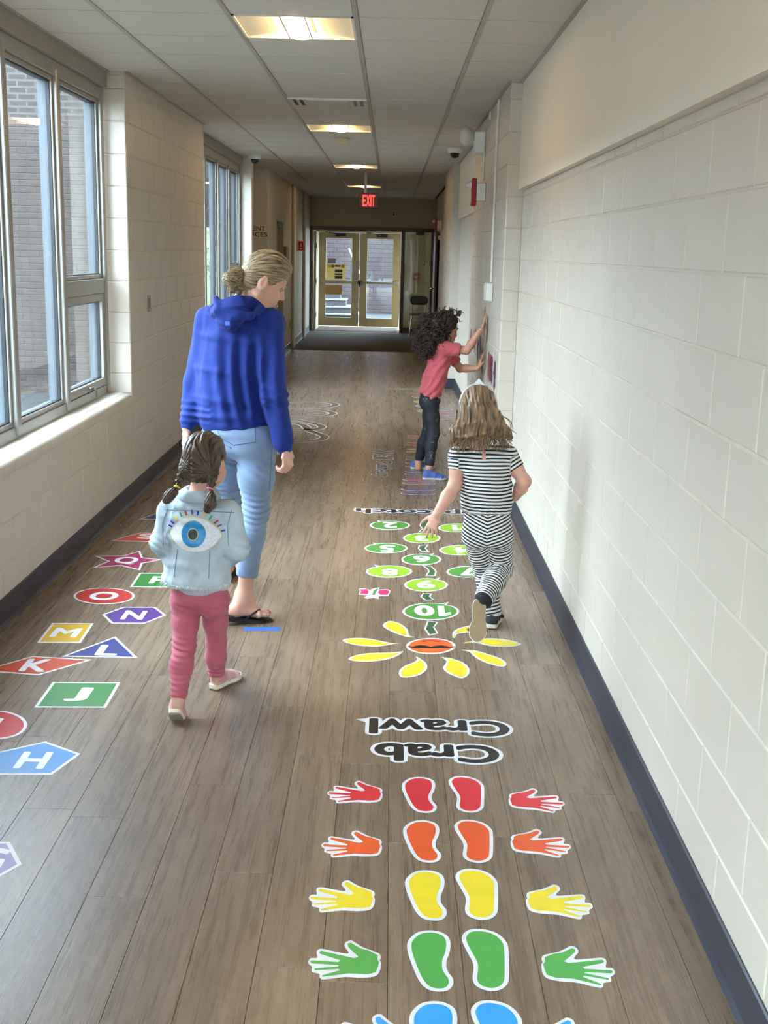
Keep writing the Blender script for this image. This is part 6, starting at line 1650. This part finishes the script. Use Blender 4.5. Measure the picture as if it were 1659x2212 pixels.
    hv.limb([L(.07, -.03, -.03), at(1085, 930, YT - .03), at(1103, 945, YT - .03)], [.04, .024, .008], .03); hv.limb([L(-.07, -.03, -.03), at(987, 935, YT - .04), at(983, 953, YT - .04)], [.04, .024, .01], .03)
    hv.ell(L(0, .095, -.05), s * A3((.12, .075, .12)), HR, .012, True)
    hv.disp(lambda P: .003 * np.sin((P[:, 0] - hc[0]) * 210 + 2.2 * np.sin(P[:, 2] * 26)) + .0022 * np.sin((P[:, 0] - hc[0]) * 420 + 3 * np.sin(P[:, 2] * 34 + 1)) + .003 * sines(P, 51, (16, 16, 9), 4))
    G('hair', hv, M_H, w, lambda V: {'strand': np.stack([np.arctan2((V - hc) @ HR[0], -(V - hc) @ HR[1]) * .35 + .02 * np.sin(V[:, 2] * 30), V[:, 2] * .35, 0 * V[:, 0]], -1)})
    cur = []
    for i in range(380):
        a = rng.uniform(-1.25, 1.25); st = L(.082 * math.sin(a), -.085 * math.cos(a) * .95, rng.uniform(-.03, .06)); ex_ = A3((1.15 * math.sin(a) * .11 + rng.normal() * .014, -.075 * math.cos(a) - .02, 0))
        zt = at(1035, rng.uniform(930, 974), YT)[2]; en = A3((hc[0] + ex_[0] + .015 * max(0, math.sin(a)), hc[1] + ex_[1], zt)); P = []
        ph = rng.uniform(0, 6.28); amp = rng.uniform(.004, .011)
        for t in np.linspace(0, 1, 12):
            q = st + (en - st) * t; q = q + A3((math.sin(ph + t * 9) * amp * t, -.012 * math.sin(math.pi * t) + math.cos(ph + t * 9) * amp * t * .6, 0)); P.append(q - base)
        cur.append(P)
    for i in range(26):
        st = at(rng.uniform(1062, 1078), rng.uniform(890, 925), YT - .04); en = at(rng.uniform(1085, 1112), rng.uniform(925, 950), YT - .05); ph = rng.uniform(0, 6.28)
        cur.append([st + (en - st) * t + A3((math.sin(ph + 8 * t) * .008 * t, 0, .03 * math.sin(math.pi * t * .9) * (i % 3 == 0) + math.cos(ph + 7 * t) * .008 * t)) - base for t in np.linspace(0, 1, 12)])
    strands('hair_locks', cur, M_H, w, .0034, .0010, 5)
    # tiara / headband
    M_TI = mat('silver_headband', srgb(214, 212, 208), .35, .3)
    tp = [L(.098 * math.sin(t) * .92, .035, .032 + .108 * math.cos(t)) - base for t in np.linspace(-1.5, 1.5, 24)]
    tb = MB().tube(tp, .0055, 6).build('headband', M_TI, w, True)
    top = L(0, .035, .145) - base; r0 = L(-.03, .035, .135) - base; r1 = L(.03, .035, .135) - base; dpt = HR[1] * .005
    obj('headband_peak', [r0 - dpt, r1 - dpt, top + A3((0, 0, .022)) - dpt, r0 + dpt, r1 + dpt, top + A3((0, 0, .022)) + dpt], [(0, 1, 2), (5, 4, 3), (0, 3, 4, 1), (1, 4, 5, 2), (2, 5, 3, 0)], M_TI, tb)
    # shoes
    M_BL = cloth('black_canvas', srgb(34, 32, 34), .7, (60, .1), .1); M_WS = mat('white_sole', srgb(222, 216, 202), .6); M_GUM = mat('gum_outsole', srgb(150, 124, 88), .6)
    toe = at(1030, 1388, 4.90); heel = at(1036, 1301, 4.945)
    dd_ = toe - heel
    make_shoe(w, base, G, heel + A3((0, -.004, 0)), dd_, np.linalg.norm(dd_) - .006, M_BL, M_WS, M_GUM, up0=(0.05, 1, .1), hw=.036)
    make_shoe(w, base, G, A3((*fl(1061, 1358), 0.0024)), A3((.22, 1, 0)), .165, M_BL, M_WS, M_GUM, hw=.034, laces=M_WHITE)
    return w
striped_girl = build_striped()

# ---------------------------------------------------------------- curly-haired girl pushing against the wall
def legging_mat():
    m = bpy.data.materials.new('patterned_leggings'); m.use_nodes = True; nt = m.node_tree; b = nt.nodes['Principled BSDF']; b.inputs['Roughness'].default_value = .75
    g = nt.nodes.new('ShaderNodeNewGeometry'); vo = nt.nodes.new('ShaderNodeTexVoronoi'); vo.inputs['Scale'].default_value = 19; nt.links.new(g.outputs['Position'], vo.inputs['Vector'])
    r_ = nt.nodes.new('ShaderNodeValToRGB'); e = r_.color_ramp.elements; r_.color_ramp.interpolation = 'CONSTANT'
    e[0].position = 0; e[0].color = (*srgb(24, 26, 36), 1); e[1].position = .20; e[1].color = (*srgb(120, 124, 132), 1); k = e.new(.245); k.color = (*srgb(24, 26, 36), 1)
    nt.links.new(vo.outputs['Distance'], r_.inputs[0])
    n = nt.nodes.new('ShaderNodeTexNoise'); n.inputs['Scale'].default_value = 30; nt.links.new(g.outputs['Position'], n.inputs['Vector'])
    gt = nt.nodes.new('ShaderNodeMath'); gt.operation = 'GREATER_THAN'; gt.inputs[1].default_value = .52; nt.links.new(n.outputs['Fac'], gt.inputs[0])
    x = nt.nodes.new('ShaderNodeMix'); x.data_type = 'RGBA'; x.inputs[6].default_value = (*srgb(24, 26, 36), 1); nt.links.new(gt.outputs[0], x.inputs[0]); nt.links.new(r_.outputs[0], x.inputs[7]); nt.links.new(x.outputs[2], b.inputs['Base Color'])
    return m
def build_curly():
    w = empty('person', (.33, 9.0, 0)); tag(w, 'curly haired girl in a rose shirt pushing her hands against the wall', 'person'); base, G = kid_G(w)
    fw, side = nrm((.99, .10, 0)), nrm((.10, -.99, 0)); Z = A3((0, 0, 1)); YT = 9.02
    YN, YF = YT - .10, YT + .10
    shR, shL = at(961, 752, YN), at(964, 758, YF)
    elR, elL = at(1008, 757, YN - .02), at(994, 796, YF)
    hR = onx(1049, 716, XP - .02); hL = onx(1043, 796, XP - .02)
    wrR = A3((XP - .066, hR[1], hR[2])) ; wrL = A3((XP - .066, hL[1], hL[2]))
    hipR, hipL = at(930, 868, YN + .03), at(931, 866, YF - .03)
    knR, knL = at(937, 935, 8.93), at(926, 930, 9.12)
    anR, anL = at(927, 1008, 8.87), at(904, 996, 9.20)
    hc = at(962, 712, YT); HR = frame((.93, .16, -.22)); s = .98
    v = Vol((.12, 8.55, 0), (.80, 9.55, 1.38), .0042)
    L = put_head(v, hc, HR, s, True)
    nb = at(954, 742, YT)
    v.limb([L(0, -.02, -.05), nb, nb - Z * .03], [.044, .042, .055], .02)
    v.loft([(at(955, 757, YT), side, fw, .085, .05), (at(944, 805, YT), side, fw, .085, .052), (at(930, 860, YT), side, fw, .09, .055)], .03)
    for sh, el, wr, th in ((shR, elR, wrR, 1), (shL, elL, wrL, -1)):
        v.limb([sh, el, el + (wr - el) * .35, wr], [.036, .030, .031, .021], .015)
        put_hand(v, wr + A3((.012, 0, .0)), (.24, .06 * th, 1), (1, 0, -.1), .80, (.02, .02, .03, .04), thumb=th, tc=.05, spread=.2, k=.004)
    for hp, kn, an in ((hipR, knR, anR), (hipL, knL, anL)): v.limb([hp, kn, an], [.055, .040, .028], .02)
    for an in (anR, anL): v.limb([an, an - Z * .05], [.027, .028], .01)
    G('body', v, M_SKIN2)
    Lb = lambda x, y, z: L(x, y, z) - base
    eyes(Lb, s, w, True); MB().tube([Lb(-.018, .084, -.064), Lb(0, .092, -.0635), Lb(.018, .084, -.064)], [.002, .0042, .002], 6).build('lips', M_LIP, w, True)
    # shirt
    sv = Vol((.12, 8.6, .55), (.68, 9.45, 1.24), .005)
    for sh, el in ((shR, elR), (shL, elL)):
        e = sh + (el - sh) * .55; sv.limb([sh - fw * .02, sh, e], [.056, .052, .052], .025); sv.cone(e + (el - sh) * .3, e - (el - sh) * .02, .042, .042, .003, True)
    sv.loft([(at(x, y, YT), side, fw, a, b_) for y, x, a, b_ in ((748, 956, .085, .058), (760, 955, .120, .080), (785, 948, .125, .088), (815, 940, .125, .090), (845, 929, .132, .088), (857, 925, .135, .086))], .02, .3)
    hz = at(925, 852, YT)[2]; sv.cut(at(925, 855, YT), nrm((-.45, 0, -1)), .003)
    sv.disp(lambda P: .004 * np.sin((P[:, 2] * .75 - P[:, 0] * .9) * 105 + 1.5 * np.sin(P[:, 2] * 20)) * np.clip((1.02 - P[:, 2]) / .2, 0.15, 1) + .002 * sines(P, 61, (12, 12, 8), 4))
    G('shirt', sv, cloth('rose_jersey', srgb(190, 84, 92), .85, (20, .06), .1))
    # leggings
    lv = Vol((.08, 8.65, .08), (.55, 9.4, .78), .0048)
    lv.loft([(at(928, 845, YT), side, fw, .108, .074), (at(930, 868, YT), side, fw, .110, .078)], .02)
    for hp, kn, an in ((hipR, knR, anR), (hipL, knL, anL)):
        lv.ell(hp - fw * .03, (.06, .062, .068), None, .03)
        lv.limb([hp, hp + (kn - hp) * .5, kn, kn + (an - kn) * .4 - fw * .01, an + (kn - an) * .1], [.066, .056, .046, .046, .036], .02)
    lv.disp(lambda P: .002 * sines(P, 63, (12, 12, 10), 5))
    G('leggings', lv, legging_mat())
    # curly hair: many coils over a soft mass
    M_H = hair_mat('dark_curly_hair', srgb(22, 16, 15), srgb(70, 52, 42), 20)
    hv = Vol(hc - A3((.34, .26, .32)), hc + A3((.2, .26, .22)), .0055)
    hv.ell(L(0, -.02, .04), s * A3((.095, .105, .10)), HR, .01)
    hv.loft([(at(948, 700, YT), side, fw, .125, .12), (at(936, 720, YT), side, fw, .14, .10), (at(922, 748, YT), side, fw, .11, .05)], .04, .5)
    hv.ell(L(0, .105, -.055), s * A3((.14, .085, .115)), HR, .015, True)
    hv.disp(lambda P: .012 * sines(P, 71, (22, 22, 22), 5))
    hair_o = G('hair', hv, M_H, w, lambda V: {'strand': V * 12})
    cur = []
    hm = hair_o.data; hn = len(hm.vertices)
    for i in range(1000):
        vx = hm.vertices[int(rng.integers(hn))]
        st = np.array(vx.co); n_ = np.array(vx.normal); ln_ = rng.uniform(.04, .10); dn = nrm(n_ * .35 + A3((-.35, 0, -.8)) + rng.normal(size=3) * .25); e1 = nrm(np.cross(dn, rng.normal(size=3))); e2 = np.cross(dn, e1); R_ = rng.uniform(.006, .012); ph = rng.uniform(0, 6.28); st = st + n_ * .004
        if (st + base - hc) @ HR[1] > .012 and (st + base - hc) @ HR[2] < .10: continue
        if (st + base - hc) @ HR[1] > .06: continue
        cur.append([st + dn * ln_ * t + (e1 * math.cos(ph + 13 * t) + e2 * math.sin(ph + 13 * t)) * R_ * (.4 + t * .6) for t in np.linspace(0, 1, 14)])
    for i in range(26):
        st = L(rng.uniform(-.05, .05), rng.uniform(-.05, .085), .125) - base; dn = nrm(A3((rng.uniform(-.2, .8), rng.normal() * .3, .55))); e1 = nrm(np.cross(dn, (0, 1, 0))); R_ = .011
        cur.append([st + dn * .05 * t + (e1 * math.cos(9 * t + i) + Z * math.sin(9 * t + i)) * R_ * t for t in np.linspace(0, 1, 12)])
    strands('hair_coils', cur, M_H, w, .0046, .0022, 5)
    # running shoes
    M_BLU = cloth('blue_mesh', srgb(64, 88, 150), .6, (90, .15), .1); M_GS = mat('grey_sole', srgb(176, 174, 170), .6); M_GO = mat('dark_outsole', srgb(60, 60, 66), .7)
    for (x, y), an in (((915, 1037), anR), ((889, 1014), anL)):
        X, Y = fl(x, y); make_shoe(w, base, G, A3((X + .005, Y + .02, 0)), A3((1, .06, 0)), .185, M_BLU, M_GS, M_GO, hw=.037, laces=mat('navy_lace', srgb(30, 36, 70), .7))
    return w
curly_girl = build_curly()
